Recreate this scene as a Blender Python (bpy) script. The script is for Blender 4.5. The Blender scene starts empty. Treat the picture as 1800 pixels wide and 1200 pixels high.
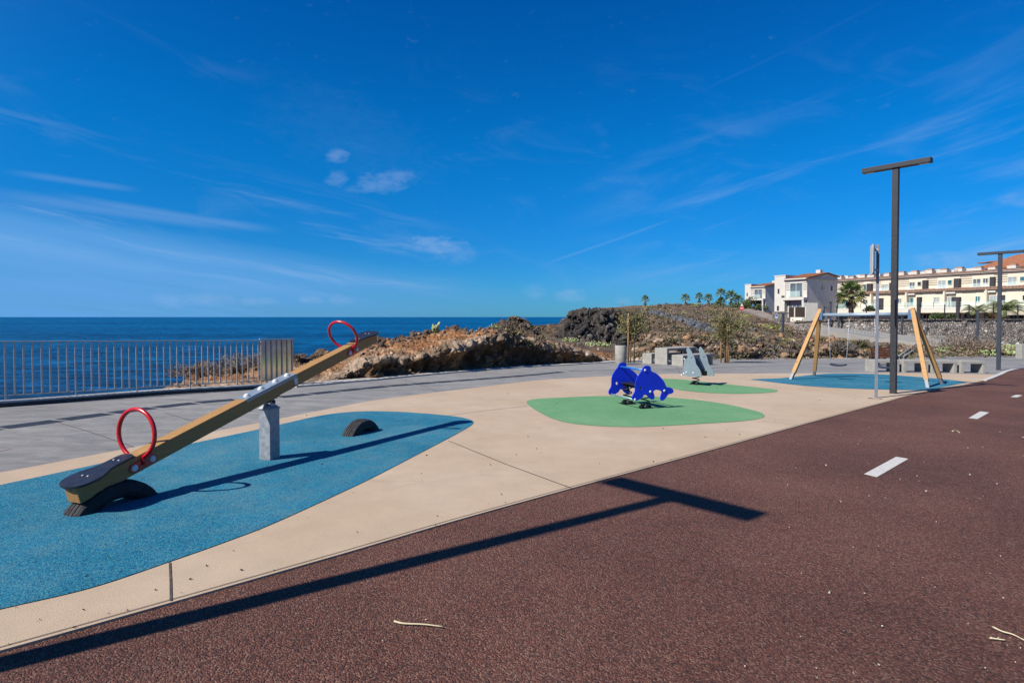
import bpy, bmesh, math, random
import numpy as np
from mathutils import Vector, Matrix, noise as mnoise
from mathutils.bvhtree import BVHTree
from mathutils.geometry import tessellate_polygon

scene = bpy.context.scene
COL = scene.collection
R = math.radians
random.seed(7)
RNG = np.random.default_rng(7)

# ------------------------------------------------------------------ camera
FPX = 1000.0                       # focal length in pixels of the 1800 px wide photograph
PITCH = R(1.1)
SHIFT = -0.0238
cam_d = bpy.data.cameras.new('camera')
cam = bpy.data.objects.new('camera', cam_d)
COL.objects.link(cam)
cam_d.sensor_width = 36.0
cam_d.lens = 36.0 * FPX / 1800.0
cam_d.shift_y = SHIFT * FPX / 1800.0
cam_d.clip_start = 0.05
cam_d.clip_end = 200000.0
CAM = Vector((0, 0, 1.5))
cam.location = CAM
cam.rotation_euler = (math.pi / 2 - PITCH, 0, 0)
scene.camera = cam

# ------------------------------------------------------------------ light
SUN_AZ, SUN_EL = 56.5, 43.0        # heading of the shadows, height of the sun
world = bpy.data.worlds.new('World')
scene.world = world
world.use_nodes = True
sun_d = bpy.data.lights.new('sun', 'SUN')
sun_d.energy = 4.8
sun_d.angle = R(0.5)
sun_d.color = (1.0, 0.94, 0.85)
sun = bpy.data.objects.new('sun', sun_d)
COL.objects.link(sun)
_sd = Vector((math.sin(R(SUN_AZ)), math.cos(R(SUN_AZ)), -math.tan(R(SUN_EL))))
sun.rotation_euler = _sd.to_track_quat('-Z', 'Y').to_euler()
sun.location = (-30, -20, 40)
scene.view_settings.view_transform = 'Standard'
scene.view_settings.look = 'None'
scene.view_settings.exposure = 0.75
scene.view_settings.gamma = 1.0
scene.view_settings.use_curve_mapping = False


class NT:
    """small node-tree helper"""
    def __init__(self, tree):
        self.t = tree
        self.n = tree.nodes
        self.l = tree.links

    def node(self, typ, **kw):
        n = self.n.new(typ)
        for k, v in kw.items():
            setattr(n, k, v)
        return n

    def put(self, sock, val):
        if val is None:
            return
        if hasattr(val, 'is_output') or isinstance(val, bpy.types.NodeSocket):
            self.l.new(val, sock)
        elif isinstance(val, (tuple, list)):
            v = list(val)
            if sock.type == 'RGBA' and len(v) == 3:
                v.append(1.0)
            sock.default_value = v
        else:
            sock.default_value = val

    def math(self, op, a, b=None, c=None, clamp=False):
        n = self.node('ShaderNodeMath', operation=op, use_clamp=clamp)
        self.put(n.inputs[0], a)
        self.put(n.inputs[1], b)
        self.put(n.inputs[2], c)
        return n.outputs[0]

    def mix(self, f, a, b, mode='MIX'):
        n = self.node('ShaderNodeMixRGB', blend_type=mode)
        self.put(n.inputs[0], f)
        self.put(n.inputs[1], a)
        self.put(n.inputs[2], b)
        return n.outputs[0]

    def noise(self, vec, scale, detail=3.0, rough=0.55, dist=0.0):
        n = self.node('ShaderNodeTexNoise')
        self.put(n.inputs['Vector'], vec)
        n.inputs['Scale'].default_value = scale
        n.inputs['Detail'].default_value = detail
        n.inputs['Roughness'].default_value = rough
        n.inputs['Distortion'].default_value = dist
        return n

    def voro(self, vec, scale, feature='F1', rnd=1.0):
        n = self.node('ShaderNodeTexVoronoi', feature=feature)
        self.put(n.inputs['Vector'], vec)
        n.inputs['Scale'].default_value = scale
        n.inputs['Randomness'].default_value = rnd
        return n

    def ramp(self, f, stops, interp='LINEAR'):
        n = self.node('ShaderNodeValToRGB')
        n.color_ramp.interpolation = interp
        el = n.color_ramp.elements
        while len(el) < len(stops):
            el.new(0.5)
        for e, (p, c) in zip(el, stops):
            e.position = p
            if isinstance(c, (int, float)):
                c = (c, c, c)
            e.color = (c[0], c[1], c[2], 1.0)
        self.put(n.inputs[0], f)
        return n.outputs[0]

    def step(self, x, a, b):
        """smoothstep from a to b"""
        n = self.node('ShaderNodeMapRange', interpolation_type='SMOOTHSTEP')
        self.put(n.inputs['Value'], x)
        n.inputs['From Min'].default_value = a
        n.inputs['From Max'].default_value = b
        return n.outputs[0]

    def scalev(self, vec, s):
        n = self.node('ShaderNodeMapping')
        self.put(n.inputs['Vector'], vec)
        n.inputs['Scale'].default_value = s
        return n.outputs[0]


# ------------------------------------------------------------------ sky
def build_sky():
    w = NT(world.node_tree)
    w.n.clear()
    out = w.node('ShaderNodeOutputWorld')
    bg = w.node('ShaderNodeBackground')
    bg.inputs['Strength'].default_value = 0.0595
    w.l.new(bg.outputs[0], out.inputs[0])
    sky = w.node('ShaderNodeTexSky', sky_type='NISHITA')
    sky.sun_disc = False
    sky.sun_elevation = R(SUN_EL)
    sky.sun_rotation = R(SUN_AZ + 180.0)
    sky.air_density = 1.0
    sky.dust_density = 0.15
    sky.ozone_density = 4.5
    sky.altitude = 20.0
    hs = w.node('ShaderNodeHueSaturation')
    hs.inputs['Saturation'].default_value = 1.28
    hs.inputs['Value'].default_value = 1.0
    w.l.new(sky.outputs[0], hs.inputs['Color'])
    tc = w.node('ShaderNodeTexCoord')
    d = tc.outputs['Generated']
    sx = w.node('ShaderNodeSeparateXYZ')
    w.l.new(d, sx.inputs[0])
    X, Y, Z = sx.outputs
    az = w.math('ARCTAN2', X, Y)                     # 0 straight ahead, positive right
    el = w.math('ARCSINE', Z)
    elc = w.math('MAXIMUM', el, 0.0)
    # deepest blue away from the sun, whiter air around it
    dt = w.node('ShaderNodeVectorMath', operation='DOT_PRODUCT')
    w.l.new(d, dt.inputs[0])
    dt.inputs[1].default_value = (-_sd).normalized()
    near = w.step(dt.outputs['Value'], .22, .98)
    base = w.mix(1.0, hs.outputs[0], w.mix(near, (0.04, 0.92, 1.25), (1.9, 1.35, 1.25)), 'MULTIPLY')
    # sea-level band is deeper blue than the model gives, the zenith darker
    lowf = w.step(elc, 0.34, 0.0)
    base = w.mix(lowf, base, w.mix(1.0, base, (3.2, 0.58, 0.84), 'MULTIPLY'))
    upf = w.step(elc, 0.12, 0.85)
    base = w.mix(upf, base, w.mix(1.0, base, (0.2, 0.72, 0.95), 'MULTIPLY'))

    def comb(a, b, c=0.0):
        n = w.node('ShaderNodeCombineXYZ')
        w.put(n.inputs[0], a)
        w.put(n.inputs[1], b)
        w.put(n.inputs[2], c)
        return n.outputs[0]
    # cirrus: streaks that sink towards the right on the left half, rise on the right half
    tilt = w.math('MULTIPLY', az, 0.15)
    tl = w.math('ADD', el, tilt)
    warp = w.noise(comb(w.math('MULTIPLY', az, 3.0), w.math('MULTIPLY', el, 6.0)), 1.0, 3).outputs[0]
    tlw = w.math('ADD', tl, w.math('MULTIPLY', w.math('SUBTRACT', warp, 0.5), 0.05))
    s1 = w.noise(comb(w.math('MULTIPLY', az, 2.2), w.math('MULTIPLY', tlw, 34.0), 3.1), 1.0, 6, 0.62, 0.3).outputs[0]
    # veil: everything under a slanting line, denser to the left
    aleft = w.math('MAXIMUM', w.math('MULTIPLY', az, -1.0), 0.0)
    aright = w.math('MAXIMUM', az, 0.0)
    line = w.math('ADD', 0.058, w.math('ADD', w.math('MULTIPLY', aleft, 0.125), w.math('MULTIPLY', aright, 0.12)))
    below = w.math('SUBTRACT', line, w.math('ADD', el, w.math('MULTIPLY', w.math('SUBTRACT', s1, 0.5), 0.05)))
    veil = w.step(below, -0.012, 0.035)
    veil = w.math('MULTIPLY', veil, w.math('ADD', 0.20, w.math('MULTIPLY', w.step(az, 0.16, -0.58), 0.74)))
    veil = w.math('MULTIPLY', veil, w.math('ADD', 0.72, w.math('MULTIPLY', w.step(s1, .3, .7), 0.36)))
    base = w.mix(veil, base, (1.25, 3.75, 7.8))
    st = w.math('MULTIPLY', w.step(s1, 0.50, 0.74),
                w.math('MULTIPLY', w.step(tl, 0.19, 0.07), w.step(tl, -0.03, 0.04)))
    st = w.math('MULTIPLY', st, w.math('MULTIPLY', w.step(az, 0.0, -0.4), 0.62))
    # right-hand wisps
    tr = w.math('SUBTRACT', el, w.math('MULTIPLY', az, 0.22))
    s2 = w.noise(comb(w.math('MULTIPLY', az, 3.0), w.math('MULTIPLY', tr, 17.0), 9.0), 1.0, 6, 0.6, 0.4).outputs[0]
    sr = w.math('MULTIPLY', w.step(s2, 0.48, 0.75), w.math('MULTIPLY', w.step(az, 0.05, 0.5), w.step(el, 0.42, 0.12)))
    sr = w.math('MULTIPLY', sr, 0.44)
    # thin high texture everywhere
    s3 = w.noise(comb(w.math('MULTIPLY', az, 5.0), w.math('MULTIPLY', tl, 15.0), 5.0), 1.0, 7, 0.62, 0.6).outputs[0]
    hi = w.math('MULTIPLY', w.step(s3, 0.52, 0.82), w.math('MULTIPLY', w.step(el, 0.5, 0.2), 0.14))
    cl = w.math('ADD', w.math('ADD', st, sr), hi)
    # small separate clouds, each a ragged patch
    n4 = w.noise(comb(w.math('MULTIPLY', az, 42.0), w.math('MULTIPLY', el, 85.0), 1.7), 1.0, 6, 0.62, 0.3).outputs[0]

    def puff(px, py, hw, hh, amt, slope=0.0):
        a0 = math.atan((px - 900) / 1000.0)
        e0 = math.atan((557 - py) / 1000.0 * math.cos(a0))
        da = w.math('DIVIDE', w.math('SUBTRACT', az, a0), hw / 1000.0)
        de = w.math('SUBTRACT', w.math('SUBTRACT', el, e0), w.math('MULTIPLY', w.math('SUBTRACT', az, a0), slope))
        de = w.math('DIVIDE', de, hh / 1000.0)
        r2 = w.math('ADD', w.math('MULTIPLY', da, da), w.math('MULTIPLY', de, de))
        g = w.math('SUBTRACT', 1.0, r2, clamp=True)
        m = w.step(w.math('ADD', w.math('MULTIPLY', g, 0.55), w.math('SUBTRACT', n4, 0.5)), 0.10, 0.78)
        return w.math('MULTIPLY', m, amt)
    for p in ((675, 322, 78, 24, .32, .2), (596, 276, 26, 17, .32, .1), (594, 316, 26, 20, .24, .2),
              (765, 432, 82, 22, .46, -.05), (800, 445, 60, 26, .22, 0), (620, 240, 200, 90, .03, -.2),
              (370, 526, 60, 14, .28, 0), (450, 530, 40, 10, .3, 0), (295, 528, 30, 16, .25, 0), (545, 527, 26, 10, .3, 0),
              (600, 528, 30, 12, .25, 0), (1005, 520, 40, 17, .32, 0), (940, 512, 30, 18, .2, 0), (1095, 530, 30, 12, .22, 0),
              (1700, 462, 90, 20, .4, -.1), (1795, 350, 40, 14, .3, 0)):
        cl = w.math('MAXIMUM', cl, puff(*p))

    def trail(x0, y0, x1, y1, wd, amt):
        a0 = math.atan((x0 - 900) / 1000.0)
        a1 = math.atan((x1 - 900) / 1000.0)
        e0 = math.atan((557 - y0) / 1000.0 * math.cos(a0))
        e1 = math.atan((557 - y1) / 1000.0 * math.cos(a1))
        t = w.math('DIVIDE', w.math('SUBTRACT', az, a0), a1 - a0)
        e = w.math('ADD', e0, w.math('MULTIPLY', t, e1 - e0))
        e = w.math('ADD', e, w.math('MULTIPLY', w.math('SUBTRACT', warp, 0.5), 0.008))
        dd = w.math('ABSOLUTE', w.math('SUBTRACT', el, e))
        m = w.step(dd, wd / 1000.0, 0.0)
        m = w.math('MULTIPLY', m, w.math('MULTIPLY', w.step(t, -0.1, 0.3), w.step(t, 1.1, 0.75)))
        return w.math('MULTIPLY', m, amt)
    for p in ((940, 470, 1180, 386, 4, .13), (1190, 180, 1560, 0, 4, .015), (20, 304, 240, 334, 7, .16), (-40, 335, 420, 400, 13, .20),
              (100, 345, 480, 405, 10, .22)):
        cl = w.math('MAXIMUM', cl, trail(*p))
    cl = w.math('MULTIPLY', cl, w.step(el, -0.01, 0.02))
    fin = w.mix(cl, base, (3.3, 5.0, 7.9))
    w.l.new(fin, bg.inputs['Color'])


build_sky()

# ------------------------------------------------------------------ geometry of the place
SA, SB = .014, .024                # the whole promenade drains gently away from the camera


def gz(x, y):
    return -SA * x - SB * y


_F = Vector((0, math.cos(PITCH), -math.sin(PITCH)))
_U = Vector((0, math.sin(PITCH), math.cos(PITCH)))


def ray(px, py):
    d = Vector(((px - 900) / FPX, 0, 0)) + _U * ((600 - py) / FPX + SHIFT) + _F
    return d / d.y


def at(px, py, Y):
    return CAM + ray(px, py) * Y


def ground(px, py, off=0.0):
    d = ray(px, py)
    t = (1.5 - off) / (-(d.z + SA * d.x + SB))
    return CAM + d * t


# ------------------------------------------------------------------ numpy noise
def _hash(ix, iy, iz, s=0):
    h = (ix.astype(np.int64) * 374761393 + iy.astype(np.int64) * 668265263 + iz.astype(np.int64) * 2147483647 + s * 144665) & 0xffffffff
    h = ((h ^ (h >> 13)) * 1274126177) & 0xffffffff
    h = ((h ^ (h >> 16)) * 2246822519) & 0xffffffff
    return ((h ^ (h >> 15)) & 0xffffff) / float(0xffffff)


def vnoise(P, s=0):
    i = np.floor(P)
    f = P - i
    f = f * f * (3 - 2 * f)
    ix, iy, iz = i[:, 0], i[:, 1], i[:, 2]
    r = 0
    for dx in (0, 1):
        for dy in (0, 1):
            for dz in (0, 1):
                wgt = (f[:, 0] if dx else 1 - f[:, 0]) * (f[:, 1] if dy else 1 - f[:, 1]) * (f[:, 2] if dz else 1 - f[:, 2])
                r = r + wgt * _hash(ix + dx, iy + dy, iz + dz, s)
    return r


def fbm(P, octv=4, s=0, gain=.5):
    r, a, t = 0, 1.0, 0
    for k in range(octv):
        r = r + a * vnoise(P * (2.03 ** k) + 17.3 * k, s + k)
        t += a
        a *= gain
    return r / t


def worley(P, s=0):
    i = np.floor(P)
    best = np.full(len(P), 9.0)
    sec = np.full(len(P), 9.0)
    cid = np.zeros(len(P))
    for dx in (-1, 0, 1):
        for dy in (-1, 0, 1):
            for dz in (-1, 0, 1):
                c = i + np.array([dx, dy, dz])
                o = np.stack([_hash(c[:, 0], c[:, 1], c[:, 2], s + k) for k in (1, 2, 3)], 1)
                dd = np.linalg.norm(c + o - P, axis=1)
                h = _hash(c[:, 0], c[:, 1], c[:, 2], s + 9)
                m = dd < best
                sec = np.where(m, best, np.minimum(sec, dd))
                cid = np.where(m, h, cid)
                best = np.where(m, dd, best)
    return best, sec, cid


# ------------------------------------------------------------------ object helpers
def link(o, parent=None):
    COL.objects.link(o)
    if parent is not None:
        o.parent = parent
    return o


def tag(o, label=None, cat=None, group=None, kind=None):
    if label:
        o['label'] = label
    if cat:
        o['category'] = cat
    if group:
        o['group'] = group
    if kind:
        o['kind'] = kind
    return o


def thing(name, label, cat, loc=(0, 0, 0), rotz=0.0, group=None):
    o = bpy.data.objects.new(name, None)
    o.empty_display_size = 0.2
    o.location = loc
    o.rotation_euler = (0, 0, rotz)
    link(o)
    return tag(o, label, cat, group)


def copy_tree(o, parent=None):
    c = o.copy()
    link(c)
    if parent is not None:
        c.parent = parent
    for ch in list(o.children):
        copy_tree(ch, c)
    return c


def frame(origin, xdir, zdir=(0, 0, 1)):
    x = Vector(xdir).normalized()
    z = Vector(zdir)
    y = z.cross(x).normalized()
    z = x.cross(y)
    return Matrix(((x.x, y.x, z.x, origin[0]), (x.y, y.y, z.y, origin[1]), (x.z, y.z, z.z, origin[2]), (0, 0, 0, 1)))


class MB:
    """collects simple shapes and links them as one mesh object"""
    def __init__(self, M=None):
        self.v, self.f, self.s = [], [], []
        self.M = M

    def add(self, vs, fs, smooth=False, M=None):
        b = len(self.v)
        for p in vs:
            p = Vector(p)
            if M is not None:
                p = M @ p
            if self.M is not None:
                p = self.M @ p
            self.v.append((p.x, p.y, p.z))
        for q in fs:
            self.f.append(tuple(b + i for i in q))
            self.s.append(smooth)
        return self

    def box(self, c, s, M=None, taper=1.0):
        x, y, z = s[0] / 2, s[1] / 2, s[2] / 2
        t = taper
        vs = [(c[0] + a * x * (t if e > 0 else 1), c[1] + b * y * (t if e > 0 else 1), c[2] + e * z) for e in (-1, 1) for a, b in ((-1, -1), (1, -1), (1, 1), (-1, 1))]
        fs = [(3, 2, 1, 0), (4, 5, 6, 7), (0, 1, 5, 4), (1, 2, 6, 5), (2, 3, 7, 6), (3, 0, 4, 7)]
        return self.add(vs, fs, M=M)

    def tube(self, pts, r, n=10, closed=False, cap=True, M=None, smooth=True):
        pts = [Vector(p) for p in pts]
        m = len(pts)
        rr = r if isinstance(r, (list, tuple)) else [r] * m
        vs, fs = [], []
        prev = None
        for i, p in enumerate(pts):
            if closed:
                t = pts[(i + 1) % m] - pts[i - 1]
            else:
                t = pts[min(i + 1, m - 1)] - pts[max(i - 1, 0)]
            t = t.normalized()
            if prev is None:
                a = Vector((0, 0, 1)) if abs(t.z) < .9 else Vector((1, 0, 0))
                u = t.cross(a).normalized()
            else:
                u = (prev - t * prev.dot(t)).normalized()
            prev = u
            w = t.cross(u)
            for k in range(n):
                a = 2 * math.pi * k / n
                vs.append(p + (u * math.cos(a) + w * math.sin(a)) * rr[i])
        for i in range(m if closed else m - 1):
            j = (i + 1) % m
            for k in range(n):
                l = (k + 1) % n
                fs.append((i * n + k, i * n + l, j * n + l, j * n + k))
        self.add(vs, fs, smooth, M)
        if cap and not closed:
            b = len(self.v) - len(vs)
            self.f.append(tuple(b + k for k in reversed(range(n))))
            self.s.append(False)
            self.f.append(tuple(b + (m - 1) * n + k for k in range(n)))
            self.s.append(False)
        return self

    def bar(self, a, b, w, h, up=(0, 0, 1), M=None):
        """square bar from a to b"""
        a, b = Vector(a), Vector(b)
        F = frame(a, b - a, up)
        L = (b - a).length
        if M is not None:
            F = M @ F
        return self.box((L / 2, 0, 0), (L, w, h), F)

    def lathe(self, prof, n=20, c=(0, 0, 0), M=None, smooth=True):
        vs, fs = [], []
        for r, z in prof:
            for k in range(n):
                a = 2 * math.pi * k / n
                vs.append((c[0] + r * math.cos(a), c[1] + r * math.sin(a), c[2] + z))
        for i in range(len(prof) - 1):
            for k in range(n):
                l = (k + 1) % n
                fs.append((i * n + k, i * n + l, (i + 1) * n + l, (i + 1) * n + k))
        fs.append(tuple(reversed(range(n))))
        fs.append(tuple((len(prof) - 1) * n + k for k in range(n)))
        return self.add(vs, fs, smooth, M)

    def dome(self, c, nrm, r, h, M=None, n=12):
        """a rounded cap lying on a surface"""
        nrm = Vector(nrm).normalized()
        F = frame(c, nrm.orthogonal(), nrm)
        if M is not None:
            F = M @ F
        prof = [(r, 0), (r, h * .3), (r * .88, h * .62), (r * .62, h * .88), (r * .25, h)]
        return self.lathe(prof, n, (0, 0, 0), F)

    def prism(self, poly, z0, z1, M=None, holes=()):
        """extruded outline (x, y), z0..z1, with optional holes"""
        loops = [poly] + list(holes)
        flat = [p for lp in loops for p in lp]
        n = len(flat)
        tris = tessellate_polygon([[Vector((p[0], p[1], 0)) for p in lp] for lp in loops])
        vs = [(p[0], p[1], z0) for p in flat] + [(p[0], p[1], z1) for p in flat]
        fs = []
        for t in tris:
            a, b, c = t
            pa, pb, pc = flat[a], flat[b], flat[c]
            cr = (pb[0] - pa[0]) * (pc[1] - pa[1]) - (pb[1] - pa[1]) * (pc[0] - pa[0])
            if cr < 0:
                a, b, c = c, b, a
            fs.append((c, b, a))
            fs.append((n + a, n + b, n + c))
        o = 0
        for li, lp in enumerate(loops):
            ar = sum(lp[i][0] * lp[(i + 1) % len(lp)][1] - lp[(i + 1) % len(lp)][0] * lp[i][1] for i in range(len(lp)))
            ccw = (ar > 0) == (li == 0)
            for i in range(len(lp)):
                j = (i + 1) % len(lp)
                q = (o + i, o + j, n + o + j, n + o + i)
                fs.append(q if ccw else tuple(reversed(q)))
            o += len(lp)
        return self.add(vs, fs, M=M)

    def build(self, name, mat, parent=None, bevel=0.0, loc=None):
        me = bpy.data.meshes.new(name)
        me.from_pydata(self.v, [], self.f)
        me.polygons.foreach_set('use_smooth', self.s)
        me.materials.append(mat)
        me.update()
        o = bpy.data.objects.new(name, me)
        if loc is not None:
            o.location = loc
        if bevel:
            b = o.modifiers.new('bevel', 'BEVEL')
            b.width = bevel
            b.segments = 2
            b.limit_method = 'ANGLE'
            b.angle_limit = R(40)
        return link(o, parent)


def np_mesh(name, V, F, mat, parent=None, smooth=False, cols=None):
    """fast mesh from arrays; F is (n,3) or (n,4); cols per-vertex colour"""
    V = np.asarray(V, dtype=np.float32)
    F = np.asarray(F, dtype=np.int32)
    k = F.shape[1]
    me = bpy.data.meshes.new(name)
    me.vertices.add(len(V))
    me.vertices.foreach_set('co', V.ravel())
    me.loops.add(F.size)
    me.loops.foreach_set('vertex_index', F.ravel())
    me.polygons.add(len(F))
    me.polygons.foreach_set('loop_start', np.arange(0, F.size, k, dtype=np.int32))
    me.polygons.foreach_set('loop_total', np.full(len(F), k, dtype=np.int32))
    me.update(calc_edges=True)
    if smooth:
        me.polygons.foreach_set('use_smooth', np.ones(len(F), dtype=bool))
    if cols is not None:
        at_ = me.color_attributes.new('tone', 'FLOAT_COLOR', 'POINT')
        c4 = np.ones((len(V), 4), dtype=np.float32)
        c4[:, :3] = cols
        at_.data.foreach_set('color', c4.ravel())
    me.materials.append(mat)
    me.validate()
    o = bpy.data.objects.new(name, me)
    return link(o, parent)


def smooth_line(pts, n=8, closed=False):
    """Catmull-Rom through the points"""
    pts = [Vector(p) for p in pts]
    m = len(pts)
    out = []
    rng = range(m) if closed else range(m - 1)
    for i in rng:
        p1, p2 = pts[i], pts[(i + 1) % m]
        p0 = pts[i - 1] if (closed or i > 0) else p1 * 2 - p2
        p3 = pts[(i + 2) % m] if (closed or i + 2 < m) else p2 * 2 - p1
        for k in range(n):
            t = k / n
            out.append(.5 * ((2 * p1) + (p2 - p0) * t + (2 * p0 - 5 * p1 + 4 * p2 - p3) * t * t + (3 * p1 - p0 - 3 * p2 + p3) * t ** 3))
    if not closed:
        out.append(pts[-1])
    return out

# ------------------------------------------------------------------ materials
def new_mat(name):
    m = bpy.data.materials.new(name)
    m.use_nodes = True
    n = NT(m.node_tree)
    b = m.node_tree.nodes['Principled BSDF']
    tc = n.node('ShaderNodeTexCoord')
    return m, n, b, tc.outputs['Object']


def bump(n, b, h, dist, strength=1.0):
    bp = n.node('ShaderNodeBump')
    bp.inputs['Distance'].default_value = dist
    bp.inputs['Strength'].default_value = strength
    n.put(bp.inputs['Height'], h)
    n.l.new(bp.outputs[0], b.inputs['Normal'])


def M(name, col, rough=.6, metal=0.0, var=.12, scale=6.0, bmp=0.0, bscale=60.0, spec=.4, speck=0.0):
    m, n, b, co = new_mat(name)
    f = n.noise(co, scale, 5, .6).outputs[0]
    lo = tuple(c * (1 - var) for c in col)
    hi = tuple(min(1, c * (1 + var)) for c in col)
    c = n.mix(n.step(f, .3, .7), lo, hi)
    if speck:
        f2 = n.noise(co, bscale, 2, .6).outputs[0]
        c = n.mix(1.0, c, n.ramp(f2, [(.3, 1 - speck), (.7, 1 + speck * .6)]), 'MULTIPLY')
    n.put(b.inputs['Base Color'], c)
    r = n.math('ADD', rough, n.math('MULTIPLY', n.math('SUBTRACT', f, .5), .25), clamp=True)
    n.put(b.inputs['Roughness'], r)
    b.inputs['Metallic'].default_value = metal
    b.inputs['Specular IOR Level'].default_value = spec
    if bmp:
        bump(n, b, n.noise(co, bscale, 4, .6).outputs[0], bmp)
    return m


def granules(name, cols, size, patch, dirt, dirt_amt, rough=.85, bmp=.004, patch_scale=.7, spec=.25, scuff=.45):
    """bonded granules: every grain its own tone, worn and dusty in patches"""
    m, n, b, co = new_mat(name)
    v = n.voro(co, 1.0 / size)
    sep = n.node('ShaderNodeSeparateColor')
    n.l.new(v.outputs['Color'], sep.inputs[0])
    k = len(cols)
    c = n.ramp(sep.outputs[0], [(i / k, cc) for i, cc in enumerate(cols)], 'CONSTANT')
    big = n.noise(co, patch_scale, 6, .62, .4).outputs[0]
    mid = n.noise(co, patch_scale * 7, 4, .6).outputs[0]
    c = n.mix(1.0, c, n.ramp(big, [(.3, 1 - patch), (.7, 1 + patch)]), 'MULTIPLY')
    df = n.math('MULTIPLY', n.step(n.math('ADD', n.math('MULTIPLY', big, .55), n.math('MULTIPLY', mid, .45)), .42, .68), dirt_amt)
    fine = n.noise(co, 1.0 / size * .8, 2, .5).outputs[0]
    df = n.math('MULTIPLY', df, n.step(fine, .35, .6))
    c = n.mix(df, c, dirt)
    # scuffed, dusty marks with a shape of their own
    s1 = n.noise(co, patch_scale * 3.1, 5, .7, 1.2).outputs[0]
    s2 = n.noise(n.scalev(co, (1, .45, 1)), patch_scale * 1.1, 3, .6, .8).outputs[0]
    sm = n.math('MULTIPLY', n.math('MULTIPLY', n.step(s1, .60, .74), n.step(s2, .46, .62)), scuff)
    sm = n.math('MULTIPLY', sm, n.step(fine, .38, .55))
    c = n.mix(sm, c, tuple(min(1, q * 1.5) for q in dirt))
    n.put(b.inputs['Base Color'], c)
    b.inputs['Roughness'].default_value = rough
    b.inputs['Specular IOR Level'].default_value = spec
    h = n.math('SUBTRACT', 1.0, v.outputs['Distance'])
    h2 = n.math('ADD', h, n.math('MULTIPLY', n.noise(co, 2.2 / size, 3, .6).outputs[0], .6))
    bump(n, b, h2, bmp)
    return m


MAT = {}
MAT['path'] = granules('red_asphalt', [(.172, .062, .041), (.122, .047, .032), (.215, .083, .055), (.070, .030, .022), (.185, .066, .044), (.27, .145, .10)],
                       .0095, .24, (.22, .14, .105), .30, .8, .010, .55, .3)
MAT['blue_pad'] = granules('blue_rubber', [(.004, .17, .33), (.008, .23, .38), (.03, .26, .37), (.002, .085, .19), (.09, .31, .37), (.005, .19, .36)],
                           .0075, .20, (.20, .29, .28), .62, .85, .003, .5, .2)
MAT['green_pad'] = granules('green_rubber', [(.14, .37, .165), (.18, .42, .20), (.12, .32, .14), (.23, .45, .24), (.15, .38, .17)],
                            .009, .10, (.36, .42, .27), .38, .85, .003, .6, .2)


def beige_mat():
    m, n, b, co = new_mat('beige_concrete')
    big = n.noise(co, .35, 6, .6, .3).outputs[0]
    mid = n.noise(co, 3.0, 6, .65).outputs[0]
    fine = n.noise(co, 140, 3, .6).outputs[0]
    c = n.mix(n.step(big, .35, .68), (.585, .44, .31), (.655, .515, .38))
    c = n.mix(1.0, c, n.ramp(mid, [(.22, .90), (.7, 1.05)]), 'MULTIPLY')
    c = n.mix(1.0, c, n.ramp(fine, [(.3, .88), (.7, 1.07)]), 'MULTIPLY')
    v = n.voro(co, 26.0)
    sp = n.step(v.outputs['Distance'], .075, .03)
    sc = n.node('ShaderNodeSeparateColor')
    n.l.new(v.outputs['Color'], sc.inputs[0])
    crk = n.voro(n.mix(.12, co, n.noise(co, 1.5, 4, .6).outputs[1]), .33, 'DISTANCE_TO_EDGE')
    c = n.mix(n.math('MULTIPLY', n.math('MULTIPLY', n.step(crk.outputs[0], .0035, .0), n.step(big, .5, .56)), .16), c, (.20, .14, .10))
    sp = n.math('MULTIPLY', sp, n.step(sc.outputs[0], .955, .965))
    c = n.mix(n.math('MULTIPLY', sp, .8), c, (.09, .06, .045))
    n.put(b.inputs['Base Color'], c)
    b.inputs['Roughness'].default_value = .85
    b.inputs['Specular IOR Level'].default_value = .2
    bump(n, b, n.math('ADD', n.math('MULTIPLY', mid, .4), fine), .0025)
    return m


MAT['beige'] = beige_mat()


def promenade_mat():
    m, n, b, co = new_mat('grey_promenade_concrete')
    st = n.noise(n.scalev(co, (.8, 1.9, 1)), 1.9, 9, .76, .6).outputs[0]
    big = n.noise(co, .22, 5, .6).outputs[0]
    fine = n.noise(co, 60, 4, .65).outputs[0]
    c = n.mix(n.step(st, .3, .72), (.225, .224, .228), (.40, .388, .372))
    c = n.mix(1.0, c, n.ramp(big, [(.3, .88), (.7, 1.1)]), 'MULTIPLY')
    c = n.mix(1.0, c, n.ramp(fine, [(.3, .86), (.7, 1.1)]), 'MULTIPLY')
    n.put(b.inputs['Base Color'], c)
    b.inputs['Roughness'].default_value = .85
    b.inputs['Specular IOR Level'].default_value = .2
    bump(n, b, fine, .003)
    return m


MAT['promenade'] = promenade_mat()
MAT['concrete'] = M('pale_concrete', (.43, .42, .385), .85, var=.13, scale=5, bmp=.002, bscale=90, spec=.2, speck=.06)
MAT['kerb_shade'] = M('dark_kerb_shade', (.065, .065, .07), .8, var=.3)  # paints the shade on the kerb's inner side
MAT['kerb'] = M('kerb_concrete', (.66, .64, .60), .85, var=.14, scale=4, bmp=.003, bscale=60, spec=.2, speck=.08)
MAT['grate'] = M('cast_grate', (.060, .068, .082), .6, .3, .25, 20)
MAT['joint'] = M('joint_seal', (.10, .075, .055), .9, var=.3, scale=20)
MAT['white_paint'] = M('road_paint', (.70, .68, .65), .8, var=.10, scale=22, speck=.10, bscale=160, spec=.2)


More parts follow.
